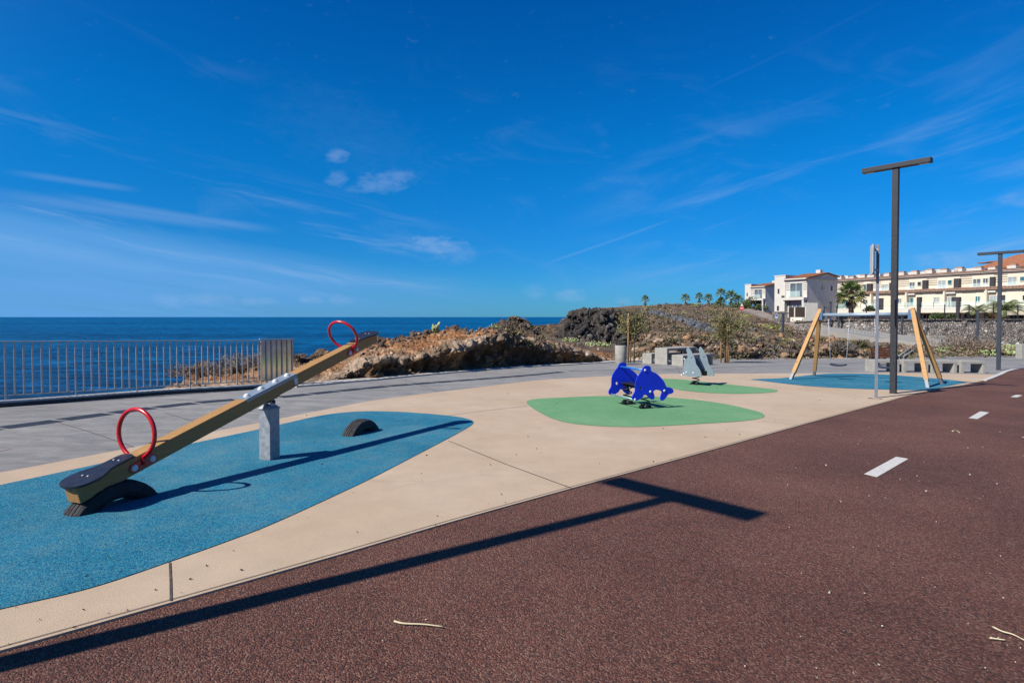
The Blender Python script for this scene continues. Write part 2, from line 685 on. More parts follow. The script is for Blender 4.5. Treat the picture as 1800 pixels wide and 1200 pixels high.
def wood_mat(name, c1, c2, dark, sc=1.0, axis=0):
    m, n, b, co = new_mat(name)
    s = [26 * sc, 26 * sc, 26 * sc]
    s[axis] = .9 * sc
    g = n.noise(n.scalev(co, tuple(s)), 1.0, 5, .6, .6).outputs[0]
    s2 = [80 * sc, 80 * sc, 80 * sc]
    s2[axis] = 2.5 * sc
    g2 = n.noise(n.scalev(co, tuple(s2)), 1.0, 3, .6).outputs[0]
    c = n.ramp(g, [(.25, c1), (.5, c2), (.75, c1)])
    c = n.mix(n.math('MULTIPLY', n.step(g2, .55, .75), .5), c, dark)
    s3 = [9 * sc, 9 * sc, 9 * sc]
    s3[axis] = 2.6 * sc
    v = n.voro(n.scalev(co, tuple(s3)), 1.0)
    sc3 = n.node('ShaderNodeSeparateColor')
    n.l.new(v.outputs['Color'], sc3.inputs[0])
    k = n.math('MULTIPLY', n.step(v.outputs['Distance'], .22, .08), n.step(sc3.outputs[1], .80, .83))
    c = n.mix(n.math('MULTIPLY', k, .85), c, tuple(x * .6 for x in dark))
    n.put(b.inputs['Base Color'], c)
    b.inputs['Roughness'].default_value = .62
    b.inputs['Specular IOR Level'].default_value = .3
    bump(n, b, g2, .0012)
    return m


MAT['beam_wood'] = wood_mat('treated_pine', (.55, .315, .115), (.45, .245, .085), (.20, .10, .036))
MAT['swing_wood'] = wood_mat('golden_pine', (.66, .40, .165), (.54, .29, .10), (.22, .10, .035))
MAT['bench_wood'] = wood_mat('brown_slat_wood', (.21, .075, .03), (.13, .045, .02), (.05, .02, .01))
MAT['stake_wood'] = wood_mat('stake_wood', (.62, .42, .21), (.50, .31, .14), (.25, .14, .06), 1.0, 2)
MAT['galv'] = M('galvanised_steel', (.40, .44, .48), .55, .35, .22, 14, .0006, 40, .5)
MAT['saddle'] = M('blue_grey_steel', (.36, .44, .52), .45, .35, .12, 10)
MAT['galv_lt'] = M('pale_steel', (.62, .66, .70), .45, .45, .10, 10, spec=.5)
MAT['fence_steel'] = M('fence_steel', (.64, .60, .53), .55, .1, .12, 8, spec=.5)
MAT['polished'] = M('polished_steel', (.70, .62, .52), .14, 1.0, .06, 3)
MAT['red'] = M('red_paint', (.62, .006, .014), .28, 0, .05, 9, spec=.6)
MAT['white_cap'] = M('white_plastic', (.80, .82, .86), .4, var=.05)
MAT['seat_black'] = M('black_hdpe', (.020, .021, .032), .42, var=.2, scale=14, spec=.5, bmp=.0006, bscale=300)
MAT['rubber'] = M('tyre_rubber', (.022, .024, .028), .75, var=.45, scale=16, spec=.35, bmp=.002, bscale=80)
MAT['rubber_old'] = M('worn_tyre_rubber', (.045, .047, .05), .85, var=.45, scale=12, spec=.3, bmp=.002, bscale=80)
MAT['blue'] = M('blue_hdpe', (.004, .042, .92), .5, var=.05, scale=4, spec=.35)
MAT['blue_rod'] = M('blue_coated_tube', (.015, .20, .72), .35, var=.05, spec=.5)
MAT['rod'] = M('pale_blue_tube', (.35, .50, .58), .4, .3, .05, spec=.5)
MAT['pole_grey'] = M('grey_pole', (.24, .265, .32), .5, .2, .08, 8)
MAT['bar_blue'] = M('blue_grey_bar', (.36, .47, .58), .45, .2, .1)
MAT['foot'] = M('dull_steel', (.27, .30, .33), .6, .3, .2, 14)
MAT['black'] = M('black_steel', (.014, .014, .016), .5, .2, .2, spec=.4)
MAT['shark'] = M('grey_hdpe', (.235, .31, .36), .5, var=.05, scale=4, spec=.35)
MAT['seat_navy'] = M('navy_rubber_seat', (.016, .03, .055), .6, var=.1)
MAT['navy'] = M('navy_hdpe', (.012, .04, .12), .5, var=.06)
MAT['swing_blue'] = M('blue_steel_bracket', (.02, .10, .22), .5, .3, .1)
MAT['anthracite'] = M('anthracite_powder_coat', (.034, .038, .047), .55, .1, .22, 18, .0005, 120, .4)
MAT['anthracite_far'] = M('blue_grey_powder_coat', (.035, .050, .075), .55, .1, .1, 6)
MAT['led'] = M('led_glass', (.55, .55, .52), .2, var=.04)
MAT['sign_grey'] = M('sign_back', (.10, .10, .11), .5, .3, .1)
MAT['straw'] = M('dry_straw', (.72, .62, .40), .8, var=.12, scale=30)
MAT['pebble'] = M('dark_grit', (.05, .035, .03), .9, var=.4, scale=60)
MAT['litter'] = M('pale_chips', (.60, .52, .42), .85, var=.3, scale=40)

# buildings
MAT['render_white'] = M('white_render', (.74, .715, .66), .85, var=.05, scale=1.5, spec=.2)
MAT['render_cream'] = M('cream_render', (.88, .80, .64), .85, var=.07, scale=.9, spec=.2)
MAT['render_lifted'] = M('lifted_white_render', (1.0, .90, .81), .85, var=.08, scale=1.2, spec=.2)  # copy of the white render, made paler to lift walls in shade
MAT['trim'] = M('pale_trim', (.76, .73, .66), .8, var=.05)
MAT['groove'] = M('dark_groove', (.13, .09, .065), .8, var=.2)
MAT['dark_panel'] = M('dark_shutter', (.045, .045, .055), .6, var=.15, scale=2)
MAT['awning'] = M('cream_awning', (.72, .64, .50), .8, var=.05)
MAT['brown_wood'] = M('dark_fence_wood', (.055, .038, .028), .8, var=.3, scale=3)


def tile_mat():
    m, n, b, co = new_mat('clay_tiles')
    f = n.noise(co, 3.0, 4, .6).outputs[0]
    f2 = n.noise(co, 14.0, 3, .6).outputs[0]
    c = n.mix(n.step(f, .3, .7), (.33, .125, .065), (.46, .20, .11))
    c = n.mix(1.0, c, n.ramp(f2, [(.3, .75), (.7, 1.2)]), 'MULTIPLY')
    n.put(b.inputs['Base Color'], c)
    b.inputs['Roughness'].default_value = .9
    b.inputs['Specular IOR Level'].default_value = .2
    return m


MAT['tile'] = tile_mat()
MAT['tile_dull'] = M('brown_clay_tiles', (.44, .28, .21), .9, var=.25, scale=3, spec=.2)


def glass_mat(name, col, rough=.06):
    m, n, b, co = new_mat(name)
    f = n.noise(co, .6, 3, .6).outputs[0]
    n.put(b.inputs['Base Color'], n.mix(n.step(f, .35, .65), tuple(c * .6 for c in col), col))
    b.inputs['Roughness'].default_value = rough
    b.inputs['Specular IOR Level'].default_value = .8
    return m


MAT['window'] = glass_mat('window_glass', (.13, .20, .24))
MAT['window_teal'] = glass_mat('teal_window_glass', (.03, .22, .27))
MAT['curtain'] = M('curtained_window', (.42, .50, .53), .25, var=.25, scale=1.4, spec=.7)
MAT['dark_glass'] = glass_mat('dark_glass', (.03, .035, .04))


def clear_glass():
    m, n, b, co = new_mat('balustrade_glass')
    b.inputs['Base Color'].default_value = (.55, .70, .66, 1)
    b.inputs['Roughness'].default_value = .05
    b.inputs['Alpha'].default_value = .24
    b.inputs['Specular IOR Level'].default_value = .6
    f = n.noise(co, .8, 2).outputs[0]
    n.put(b.inputs['Roughness'], n.math('MULTIPLY', f, .12))
    return m


MAT['clear'] = clear_glass()


def stone_wall_mat():
    m, n, b, co = new_mat('dry_stone')
    v = n.voro(co, 3.6)
    e = n.voro(co, 3.6, 'DISTANCE_TO_EDGE')
    sc = n.node('ShaderNodeSeparateColor')
    n.l.new(v.outputs['Color'], sc.inputs[0])
    c = n.ramp(sc.outputs[0], [(0, (.22, .20, .19)), (.3, (.32, .29, .27)), (.55, (.42, .38, .35)), (.8, (.29, .24, .215)), (.94, (.62, .57, .52))])
    c = n.mix(1.0, c, n.ramp(n.noise(co, 7, 4, .6).outputs[0], [(.3, .7), (.7, 1.25)]), 'MULTIPLY')
    c = n.mix(n.step(e.outputs[0], .06, .0), c, (.095, .082, .072))
    n.put(b.inputs['Base Color'], c)
    b.inputs['Roughness'].default_value = .95
    b.inputs['Specular IOR Level'].default_value = .15
    bump(n, b, n.step(e.outputs[0], .0, .16), .10)
    return m


MAT['stone_wall'] = stone_wall_mat()


def terrain_mat():
    m, n, b, co = new_mat('volcanic_ground')
    at_ = n.node('ShaderNodeVertexColor', layer_name='tone')
    f1 = n.noise(co, 1.1, 8, .7, .3).outputs[0]
    f2 = n.noise(co, 7.0, 6, .7).outputs[0]
    v = n.voro(co, 3.4)
    sc = n.node('ShaderNodeSeparateColor')
    n.l.new(v.outputs['Color'], sc.inputs[0])
    c = at_.outputs[0]
    c = n.mix(1.0, c, n.ramp(f1, [(.28, .62), (.5, 1.0), (.72, 1.38)]), 'MULTIPLY')
    c = n.mix(1.0, c, n.ramp(f2, [(.3, .62), (.5, 1.0), (.7, 1.35)]), 'MULTIPLY')
    c = n.mix(1.0, c, n.ramp(sc.outputs[0], [(.0, .72), (.6, 1.0), (.92, 1.5)]), 'MULTIPLY')
    n.put(b.inputs['Base Color'], c)
    b.inputs['Roughness'].default_value = .95
    b.inputs['Specular IOR Level'].default_value = .12
    bump(n, b, n.math('ADD', n.math('MULTIPLY', f2, .6), n.math('MULTIPLY', f1, .7)), .22)
    return m


MAT['terrain'] = terrain_mat()


def tone_mat(name, rough=.9, var=.25, scale=3.0, spec=.15, trans=0.0):
    m, n, b, co = new_mat(name)
    at_ = n.node('ShaderNodeVertexColor', layer_name='tone')
    f = n.noise(co, scale, 3, .6).outputs[0]
    c = n.mix(1.0, at_.outputs[0], n.ramp(f, [(.3, 1 - var), (.7, 1 + var)]), 'MULTIPLY')
    n.put(b.inputs['Base Color'], c)
    b.inputs['Roughness'].default_value = rough
    b.inputs['Specular IOR Level'].default_value = spec
    return m


MAT['scrub'] = tone_mat('scrub_foliage')
MAT['rock'] = tone_mat('loose_rock', .95, .4, 5.0)
MAT['leaf'] = tone_mat('leaf', .6, .3, 4.0, .3)
MAT['trunk'] = M('palm_trunk', (.15, .105, .075), .95, var=.35, scale=9)
MAT['twig'] = M('twig', (.13, .09, .06), .9, var=.3, scale=9)
MAT['road'] = M('dusty_track', (.30, .255, .22), .95, var=.18, scale=.7, spec=.15, speck=.12, bscale=6)
MAT['ramp'] = M('ramp_concrete', (.38, .365, .335), .9, var=.1, scale=.8, spec=.15)
MAT['skin'] = M('skin', (.42, .24, .16), .6)
MAT['shirt_blue'] = M('blue_cloth', (.03, .22, .52), .8)
MAT['cloth_dark'] = M('dark_cloth', (.03, .03, .035), .8)
MAT['sign_red'] = M('red_sign', (.62, .05, .06), .5)
MAT['sign_white'] = M('white_sign', (.75, .74, .72), .5)
MAT['sign_blue'] = M('blue_sign', (.05, .16, .50), .5)


def sea_mat():
    m, n, b, co = new_mat('sea_water')
    sep = n.node('ShaderNodeSeparateXYZ')
    n.l.new(co, sep.inputs[0])
    big = n.noise(n.scalev(co, (.0035, .010, 1)), 1.0, 5, .6, .4).outputs[0]
    mid = n.noise(n.scalev(co, (.05, .16, 1)), 1.0, 6, .62).outputs[0]
    huge = n.noise(n.scalev(co, (.0009, .0035, 1)), 1.0, 4, .6, .6).outputs[0]
    c = n.mix(n.step(big, .35, .7), (.0006, .036, .105), (.0012, .070, .175))
    c = n.mix(n.step(huge, .40, .62), c, (.0012, .068, .18))
    c = n.mix(1.0, c, n.ramp(mid, [(.3, .60), (.55, 1.05), (.75, 1.5)]), 'MULTIPLY')
    rip = n.noise(n.scalev(co, (.10, .40, 1)), 1.0, 7, .72, .5).outputs[0]
    c = n.mix(1.0, c, n.ramp(rip, [(.36, .38), (.49, .85), (.58, 1.9), (.70, 3.8)]), 'MULTIPLY')
    n.put(b.inputs['Base Color'], c)
    b.inputs['Roughness'].default_value = .38
    b.inputs['IOR'].default_value = 1.33
    b.inputs['Specular IOR Level'].default_value = .09
    wv = n.noise(n.scalev(co, (.35, .9, 1)), 1.0, 6, .65, .3).outputs[0]
    sw = n.noise(n.scalev(co, (.04, .11, 1)), 1.0, 5, .6).outputs[0]
    h = n.math('ADD', n.math('MULTIPLY', wv, .7), n.math('MULTIPLY', sw, 3.0))
    bump(n, b, h, 1.6, 1.0)
    return m


MAT['sea'] = sea_mat()

# the exposure is set for the sunlit ground, so surfaces keep true reflectances
ALBEDO = .60
for m_ in bpy.data.materials:
    b_ = m_.node_tree.nodes.get('Principled BSDF') if m_.use_nodes else None
    if b_ is None or m_.name in ('sea_water', 'balustrade_glass', 'polished_steel'):
        continue
    n_ = NT(m_.node_tree)
    sk = b_.inputs['Base Color']
    if sk.is_linked:
        src = sk.links[0].from_socket
        n_.l.new(n_.mix(1.0, src, (ALBEDO, ALBEDO, ALBEDO), 'MULTIPLY'), sk)
    else:
        c_ = sk.default_value
        sk.default_value = (c_[0] * ALBEDO, c_[1] * ALBEDO, c_[2] * ALBEDO, 1)

# ------------------------------------------------------------------ ground surfaces
EDGE = [(-260, 737), (0, 715), (150, 703.5), (300, 692), (456, 683), (511, 680), (560, 676), (600, 672), (650, 668), (700, 663), (750, 658.5), (795, 654.5),
        (830, 652), (850, 650), (905, 646), (940, 644), (1000, 641), (1090, 635.5), (1150, 633), (1200, 633), (1300, 632), (1380, 631.5),
        (1530, 631), (1650, 629.5), (1720, 628), (1800, 627), (1900, 626)]


def edge_y(px):
    return float(np.interp(px, [e[0] for e in EDGE], [e[1] for e in EDGE]))


def sheet(name, pts, off, mat, parent=None, kind='structure', thick=0.0):
    """a flat piece of the sloping ground; pts are world points, off the height above the base plane"""
    m = MB()
    loop = [Vector((p[0], p[1], 0)) for p in pts]
    n = len(loop)
    tr = tessellate_polygon([loop])
    top = [(p.x, p.y, gz(p.x, p.y) + off) for p in loop]
    fs = []
    for a, b, c in tr:
        pa, pb, pc = loop[a], loop[b], loop[c]
        if (pb - pa).cross(pc - pa).z < 0:
            a, b, c = c, b, a
        fs.append((a, b, c))
    vs = list(top)
    if thick:
        vs += [(p[0], p[1], p[2] - thick) for p in top]
        ar = sum(loop[i].x * loop[(i + 1) % n].y - loop[(i + 1) % n].x * loop[i].y for i in range(n))
        for i in range(n):
            j = (i + 1) % n
            q = (i, n + i, n + j, j)
            fs.append(q if ar > 0 else tuple(reversed(q)))
    m.add(vs, fs)
    o = m.build(name, mat, parent)
    if kind:
        o['kind'] = kind
    return o


def gpts(pl):
    return [ground(*p) for p in pl]


edge_w = gpts(EDGE)
_dl = (edge_w[0] - edge_w[2]).normalized()
sea_side = [edge_w[0] + _dl * 45] + edge_w

PATH_EDGE = [(-300, 1226), (-150, 1187), (0, 1147), (300, 1062), (600, 976), (800, 917), (1000, 861), (1200, 806), (1400, 750), (1520, 717), (1560, 706), (1588, 698), (1612, 692),
             (1640, 686), (1693, 677.3), (1729, 669), (1755.5, 659), (1773, 651.5), (1800, 646.7), (1860, 640), (1960, 634)]
path_line = smooth_line(gpts(PATH_EDGE), 6)
BEIGE_TOP = [(-300, 884), (0, 832), (200, 794), (450, 745), (590, 717), (680, 701), (850, 680), (950, 668.5), (1075, 661), (1170, 657.5), (1380, 656.5), (1530, 655.5), (1640, 656.5), (1752, 658.5)]
beige_line = smooth_line(gpts(BEIGE_TOP), 6)

# the red path carries on behind the camera and to the right
land = sea_side + [Vector((70, 64, 0)), Vector((70, -45, 0)), Vector((-40, -45, 0))]
o = sheet('cycle_path', land, 0.0, MAT['path'])
o['label'] = 'dark red asphalt cycle path with white dashes'
k_end = min(range(len(path_line)), key=lambda i: (path_line[i] - ground(1755.5, 659)).length)
prom = sea_side + [Vector((62, 60, 0)), Vector((50, 52, 0))] + list(reversed(path_line[k_end:])) + list(reversed(beige_line)) + [Vector((-34, -24, 0))]
# a hair under the beige slab where they overlap
promenade = sheet('promenade', prom, .005, MAT['promenade'])
k0 = 0
beige_poly = path_line[k0:k_end + 1] + list(reversed(beige_line))
plaza = sheet('plaza_paving', beige_poly, .012, MAT['beige'], thick=.03)

# pads of coloured safety rubber
BLUE1 = [(-220, 905), (0, 855), (70, 840), (180, 816), (310, 787), (455, 756), (562, 732), (620, 725), (675, 724), (735, 727), (790, 732), (822, 737.5), (832, 745), (810, 760), (750, 792), (662, 838),
         (600, 868), (480, 923), (390, 958), (300, 990), (160, 1037), (0, 1075), (-220, 1128)]
GREEN1 = [(926, 709.7), (938.6, 702.6), (987.5, 699.6), (1064, 696.8), (1171, 699), (1262.5, 709), (1325, 722.5), (1343, 730), (1339, 735.5), (1308, 741), (1247, 745), (1155.5, 750.4), (1094, 751.5), (1033, 748.5), (987.5, 742), (954, 729)]
GREEN2 = [(1150, 670), (1166, 666.5), (1198, 667.5), (1240, 672), (1282, 676.5), (1336, 682.2), (1360, 684.8), (1367.5, 687.3), (1360, 690), (1327, 692.2), (1273, 692.6), (1220, 689.3), (1184, 684), (1155, 675)]
BLUE2 = [(1320.5, 667.2), (1360, 665.8), (1380, 664.6), (1446, 657.8), (1497, 656.9), (1547, 658.3), (1613, 663), (1663, 667.5), (1696, 671.6), (1700, 673), (1684, 675.8), (1640, 684), (1613, 686.4), (1547, 685.2), (1497, 683.7), (1430, 680), (1380, 675), (1340, 670)]
for pl, mt in ((BLUE1, 'blue_pad'), (GREEN1, 'green_pad'), (GREEN2, 'green_pad'), (BLUE2, 'blue_pad')):
    pad = sheet('rubber_pad', smooth_line(gpts(pl), 7, True), .017, MAT[mt])
    pad['label'] = mt.replace('_pad', ' rubber safety surface')


def ribbon(name, pts, w, off, mat, parent, thick=0.0):
    pts = [Vector((p[0], p[1], 0)) for p in pts]
    m = MB()
    vs, fs = [], []
    for i, p in enumerate(pts):
        t = (pts[min(i + 1, len(pts) - 1)] - pts[max(i - 1, 0)]).normalized()
        s = Vector((-t.y, t.x, 0)) * w / 2
        for q in (p + s, p - s):
            vs.append((q.x, q.y, gz(q.x, q.y) + off))
    for i in range(len(pts) - 1):
        fs.append((2 * i, 2 * i + 1, 2 * i + 3, 2 * i + 2))
    m.add(vs, fs)
    return m.build(name, mat, parent)


# expansion joints in the beige slab and the narrow edging against the path
for pl, w in (([(298.5, 992), (300, 1026), (300.5, 1060)], .012), ([(788, 776), (890, 818), (1004, 860)], .012), ([(745, 737), (850, 723.2), (928, 714.5)], .012),
              ([(1340, 741), (1400, 748)], .010)):
    ribbon('expansion_joint', gpts(pl), w, .016, MAT['joint'], plaza)
ed = [p for p in path_line[:k_end + 1]]
_sh = []
for i, p in enumerate(ed):
    t = (ed[min(i + 1, len(ed) - 1)] - ed[max(i - 1, 0)]).normalized()
    _sh.append(p + Vector((-t.y, t.x, 0)) * .030)
ribbon('edge_joint', _sh, .007, .016, MAT['joint'], plaza)

# drainage: a row of cast grates that ends in a narrow slot drain
GR = [(-120, 771), (0, 753), (60, 745.5), (120, 737), (190, 727.5), (270, 717), (350, 708), (420, 702), (500, 697.5), (600, 687), (700, 677.5), (850, 666), (925, 660), (1000, 652.6)]
gl = smooth_line(gpts(GR), 10)
acc, seg = [0.0], []
for i in range(1, len(gl)):
    acc.append(acc[-1] + (gl[i] - gl[i - 1]).length)


def along(s):
    i = max(0, min(len(acc) - 2, int(np.searchsorted(acc, s)) - 1))
    f = (s - acc[i]) / max(1e-6, acc[i + 1] - acc[i])
    return gl[i].lerp(gl[i + 1], f)


s = 0.0
while s + .78 < acc[-1]:
    ps = [along(s + .03 + .72 * k / 3) for k in range(4)]
    g = ribbon('drain_grate', ps, .34, .009, MAT['grate'], promenade)
    if s < 14:
        for k in range(1, 9):        # the slots between the bars of the nearer grates
            a = along(s + .03 + .72 * k / 9)
            b = along(s + .03 + .72 * k / 9 + .012)
            ribbon('grate_slot', [a, b], .28, .011, MAT['black'], g)
    s += .80
slot = [(1000, 652.2), (1080, 650.6), (1200, 648.8), (1380, 642.2), (1525, 638), (1650, 635), (1800, 633)]
ribbon('slot_drain', smooth_line(gpts(slot), 6), .07, .010, MAT['grate'], promenade)
for pl in ([(20, 790), (-90, 812)], [(96, 741), (150, 757), (235, 786)], [(290, 726), (330, 738), (395, 753)], [(700, 664), (735, 675), (770, 689)], [(1180, 633), (1190, 645), (1196, 657)], [(1450, 631.5), (1480, 645), (1500, 655)]):
    ribbon('expansion_joint', gpts(pl), .012, .008, MAT['joint'], promenade)

# kerb along the sea side
KERB = [p for p in EDGE if p[0] <= 511]
kl = [sea_side[0]] + gpts(KERB)
m = MB()
for i in range(len(kl) - 1):
    a, b = kl[i], kl[i + 1]
    az_, bz_ = gz(a.x, a.y), gz(b.x, b.y)
    m.bar((a.x, a.y, az_ + .025), (b.x, b.y, bz_ + .025), .24, .17)
kerb = tag(m.build('kerb', MAT['kerb'], None, .012), kind='structure')
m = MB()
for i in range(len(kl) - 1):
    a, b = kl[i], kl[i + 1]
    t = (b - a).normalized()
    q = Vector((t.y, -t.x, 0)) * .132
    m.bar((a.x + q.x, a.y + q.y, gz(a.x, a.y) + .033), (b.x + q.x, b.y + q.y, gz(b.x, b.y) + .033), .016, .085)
m.build('kerb_shade', MAT['kerb_shade'], kerb)  # added dark strip standing in for shade along the kerb
# pale ribbed kerb strip at the foot of the rocks
rk = smooth_line(gpts([p for p in EDGE if 511 <= p[0] <= 1210]), 4)
m = MB()
for i in range(len(rk) - 1):
    a, b = rk[i], rk[i + 1]
    m.bar((a.x, a.y, gz(a.x, a.y) + .02), (b.x, b.y, gz(b.x, b.y) + .02), .50, .06)
rk_o = tag(m.build('edge_strip', MAT['kerb']), kind='structure')
rl = 0.0
for i in range(len(rk) - 1):
    a, b = rk[i], rk[i + 1]
    L = (b - a).length
    while rl < L and a.y < 24:
        p = a.lerp(b, rl / L)
        t = (b - a).normalized()
        nn = Vector((-t.y, t.x, 0)) * .17
        mm = MB()
        z = gz(p.x, p.y) + .0515
        mm.bar((p.x - nn.x, p.y - nn.y, z), (p.x + nn.x, p.y + nn.y, z), .045, .006)
        mm.build('ribbed_slot', MAT['groove'], rk_o)
        rl += .26
    rl -= L
rk2 = smooth_line(gpts([p for p in EDGE if p[0] >= 1200]), 4)
m = MB()
for i in range(len(rk2) - 1):
    a, b = rk2[i], rk2[i + 1]
    m.bar((a.x, a.y, gz(a.x, a.y) + .02), (b.x, b.y, gz(b.x, b.y) + .02), .36, .07)
tag(m.build('edge_strip', MAT['kerb']), kind='structure')
# pale kerb where the grey paving meets the curving path
m = MB()
pk = path_line[max(0, k_end - 6):]
for i in range(len(pk) - 1):
    a, b = pk[i], pk[i + 1]
    m.bar((a.x, a.y, gz(a.x, a.y)), (b.x, b.y, gz(b.x, b.y)), .16, .05)
tag(m.build('path_kerb', MAT['kerb']), kind='structure')

# sea wall under the fence
m = MB()
for i in range(len(kl) - 1):
    a, b = kl[i], kl[i + 1]
    q = [(a.x - .1, a.y + .09, gz(a.x, a.y)), (b.x - .1, b.y + .09, gz(b.x, b.y)), (b.x - .4, b.y + .4, -10), (a.x - .4, a.y + .4, -10)]
    m.add(q, [(0, 1, 2, 3)])
tag(m.build('sea_wall', MAT['concrete']), kind='structure')

# painted dashes of the cycle path: each its own piece of paint
for q in ([(1518.5, 833.5), (1541, 839), (1597, 806.5), (1575, 803)], [(1702.5, 734.8), (1718, 736.6), (1739, 725), (1723, 723)], [(1776, 697.7), (1788, 698.5), (1797.5, 694.8), (1786, 693.8)],
          [(905, 1290), (960, 1320), (1150, 1190), (1105, 1168)][:0]):
    if q:
        w = gpts(q)
        d = sheet('lane_dash', w, .005, MAT['white_paint'])
# ------------------------------------------------------------------ sea
S = 90000.0
m = MB()
m.add([(-S, -S, -9), (S, -S, -9), (S, S, -9), (-S, S, -9)], [(0, 1, 2, 3)])
tag(m.build('sea', MAT['sea']), kind='structure')

# ------------------------------------------------------------------ rocky shore, lava and hill
def Z0(px):
    p = ground(px, edge_y(px))
    return p.y


def C_(px, r1, r2, r3, rest):
    """one profile of the land, from the promenade edge outward: (distance, picture height or ('z', metres))"""
    z0 = Z0(px)
    rows = [(z0 - .2, ('g', -.10)), (z0 + .12, ('g', -.02))]
    for dz, y in (r1, r2, r3):
        rows.append((z0 + dz, y))
    for r in rest:
        rows.append(r)
    out = []
    for Z, y in rows:
        d = ray(px, 600)
        if isinstance(y, tuple):
            if y[0] == 'g':
                zz = gz(d.x * Z, Z) + y[1]
            else:
                zz = y[1]
        else:
            zz = (CAM + ray(px, y) * Z).z
        out.append((Z, zz))
    return out


def SEA(z, a=(4, 8, 12, 18, 30, 60), zz=(-2.6, -6, -9, -10.5, -11, -12)):
    return [(z + k, ('z', h)) for k, h in zip(a, zz)]


prof = {}


def P_(px, r1, r2, r3, rest):
    prof[px] = C_(px, r1, r2, r3, rest)


P_(236, (.4, 697), (1.0, ('z', -1.0)), (2.2, ('z', -2.4)), SEA(Z0(236) + 2.2, zz=(-5, -8, -10, -10.5, -11, -12)))
P_(262, (.4, 694), (1.0, 690), (1.8, 691), SEA(Z0(262) + 2, zz=(-4, -8, -10, -10.5, -11, -12)))
P_(300, (.5, 689), (1.5, 679), (2.8, 671), SEA(Z0(300) + 3))
P_(350, (.5, 686), (2, 671), (4, 658), SEA(Z0(350) + 4))
P_(400, (.5, 684), (2.2, 666), (4.6, 649), SEA(Z0(400) + 4.6))
P_(456, (.5, 681), (2.5, 662), (5.2, 642), SEA(Z0(456) + 5.2))
P_(512, (.6, 676), (3, 650), (6, 629), SEA(Z0(512) + 6))
P_(560, (.7, 671), (2.8, 648), (7, 622), SEA(Z0(560) + 7))
P_(600, (.45, 656), (2.8, 634), (7.5, 612), SEA(Z0(600) + 7.5))
P_(640, (.45, 637), (3.2, 622), (8, 603), SEA(Z0(640) + 8))
P_(662, (.45, 631), (3.2, 618), (8, 592), SEA(Z0(662) + 8))
P_(700, (.45, 627), (3.4, 608), (9, 588), SEA(Z0(700) + 9))
P_(750, (.45, 622), (3.8, 601), (9, 578), SEA(Z0(750) + 9))
P_(780, (.45, 613), (4, 596), (10, 569), SEA(Z0(780) + 10))
P_(800, (.45, 611), (4, 592), (10, 561), SEA(Z0(800) + 10))
P_(812, (.45, 609), (4, 592), (10, 571), SEA(Z0(812) + 10))
P_(836, (.45, 599), (3.6, 590), (9, 572), SEA(Z0(836) + 9))
P_(862, (.45, 587), (3.4, 584), (8, 576), [(38, 579), (48, 573), (58, 566), (62, ('z', -3)), (72, ('z', -10)), (110, ('z', -12))])
P_(885, (.45, 585), (3.4, 583), (7.5, 580), [(39, 580), (49, 570), (59, 557), (64, ('z', -3)), (74, ('z', -10)), (110, ('z', -12))])
P_(912, (.45, 589), (3.4, 584), (7.5, 581), [(40, 582), (50, 571), (60, 552), (65, ('z', -3)), (75, ('z', -10)), (120, ('z', -12))])
P_(940, (.45, 600), (3.4, 593), (7.5, 591), [(42, 588), (52, 576), (62, 562), (68, ('z', -3)), (80, ('z', -10)), (130, ('z', -12))])
P_(972, (.45, 609), (3.4, 602), (7.5, 600), [(44, 597), (53, 586), (63, 565), (72, ('z', -3)), (90, ('z', -10)), (140, ('z', -12))])
P_(985, (.45, 611), (3.4, 605), (7.5, 602), [(45, 598), (53, 591), (60, 560), (74, 566), (95, ('z', -8)), (150, ('z', -12))])
P_(1005, (.45, 615), (3.4, 609), (7.0, 606), [(46, 600), (53, 594), (59, 549), (75, 552), (110, 562), (160, ('z', -12))])
P_(1030, (.45, 625), (3.2, 618), (7.0, 613), [(46, 603), (53, 596), (59, 542), (78, 543), (150, 556), (240, ('z', -12))])
P_(1075, (.8, 633), (2.6, 626), (6, 617), [(46, 606), (53, 601), (59, 541), (85, 540), (200, 541), (330, ('z', -12))])
P_(1110, (.6, 632), (2.4, 628), (6, 620), [(46, 613), (52, 607), (60, 551), (110, 543), (212, 537), (360, ('z', -12))])
P_(1140, (.6, 630), (2.0, 618), (5.5, 606), [(46, 600), (56, 590), (72, 565), (130, 548), (220, 536.8), (380, ('z', -12))])
P_(1170, (.8, 625), (2.2, 612), (6.5, 600), [(48, 594), (62, 583), (86, 562), (142, 548), (220, 535.8), (400, ('z', -12))])
P_(1210, (1, 620), (3, 608), (8, 598), [(52, 591), (66, 579), (95, 561), (150, 548), (220, 535.2), (400, ('z', -12))])
P_(1255, (1, 615), (2.6, 604), (7, 598), [(55, 591), (72, 578), (100, 563), (160, 547), (220, 535), (400, ('z', -12))])
P_(1300, (1, 611), (2.6, 602), (7, 597), [(57, 590), (74, 579), (98, 566), (132, 551), (165, 541), (300, 541)])
P_(1350, (1, 609), (2.6, 600), (7, 595), [(57, 590), (68, 584), (88, 573), (112, 558), (138, 549), (300, 549)])
P_(1400, (1, 613), (2.6, 606), (7, 601), [(55, 594), (62, 589), (77.6, 581), (90, 570), (112, 562), (300, 562)])
P_(1450, (1, 617), (2.6, 609), (7, 603), [(53, 599), (60, 594), (73.8, 590), (80, 565), (112, 562), (300, 562)])
P_(1500, (.8, 622), (2.4, 614), (6.5, 609), [(52, 605), (59, 600), (70.8, 595), (77, 563), (112, 560), (300, 560)])
P_(1550, (.6, 627), (2.4, 621), (6.0, 615), [(51, 611), (57, 607), (69.8, 598), (76.5, 562.5), (112, 560), (300, 560)])
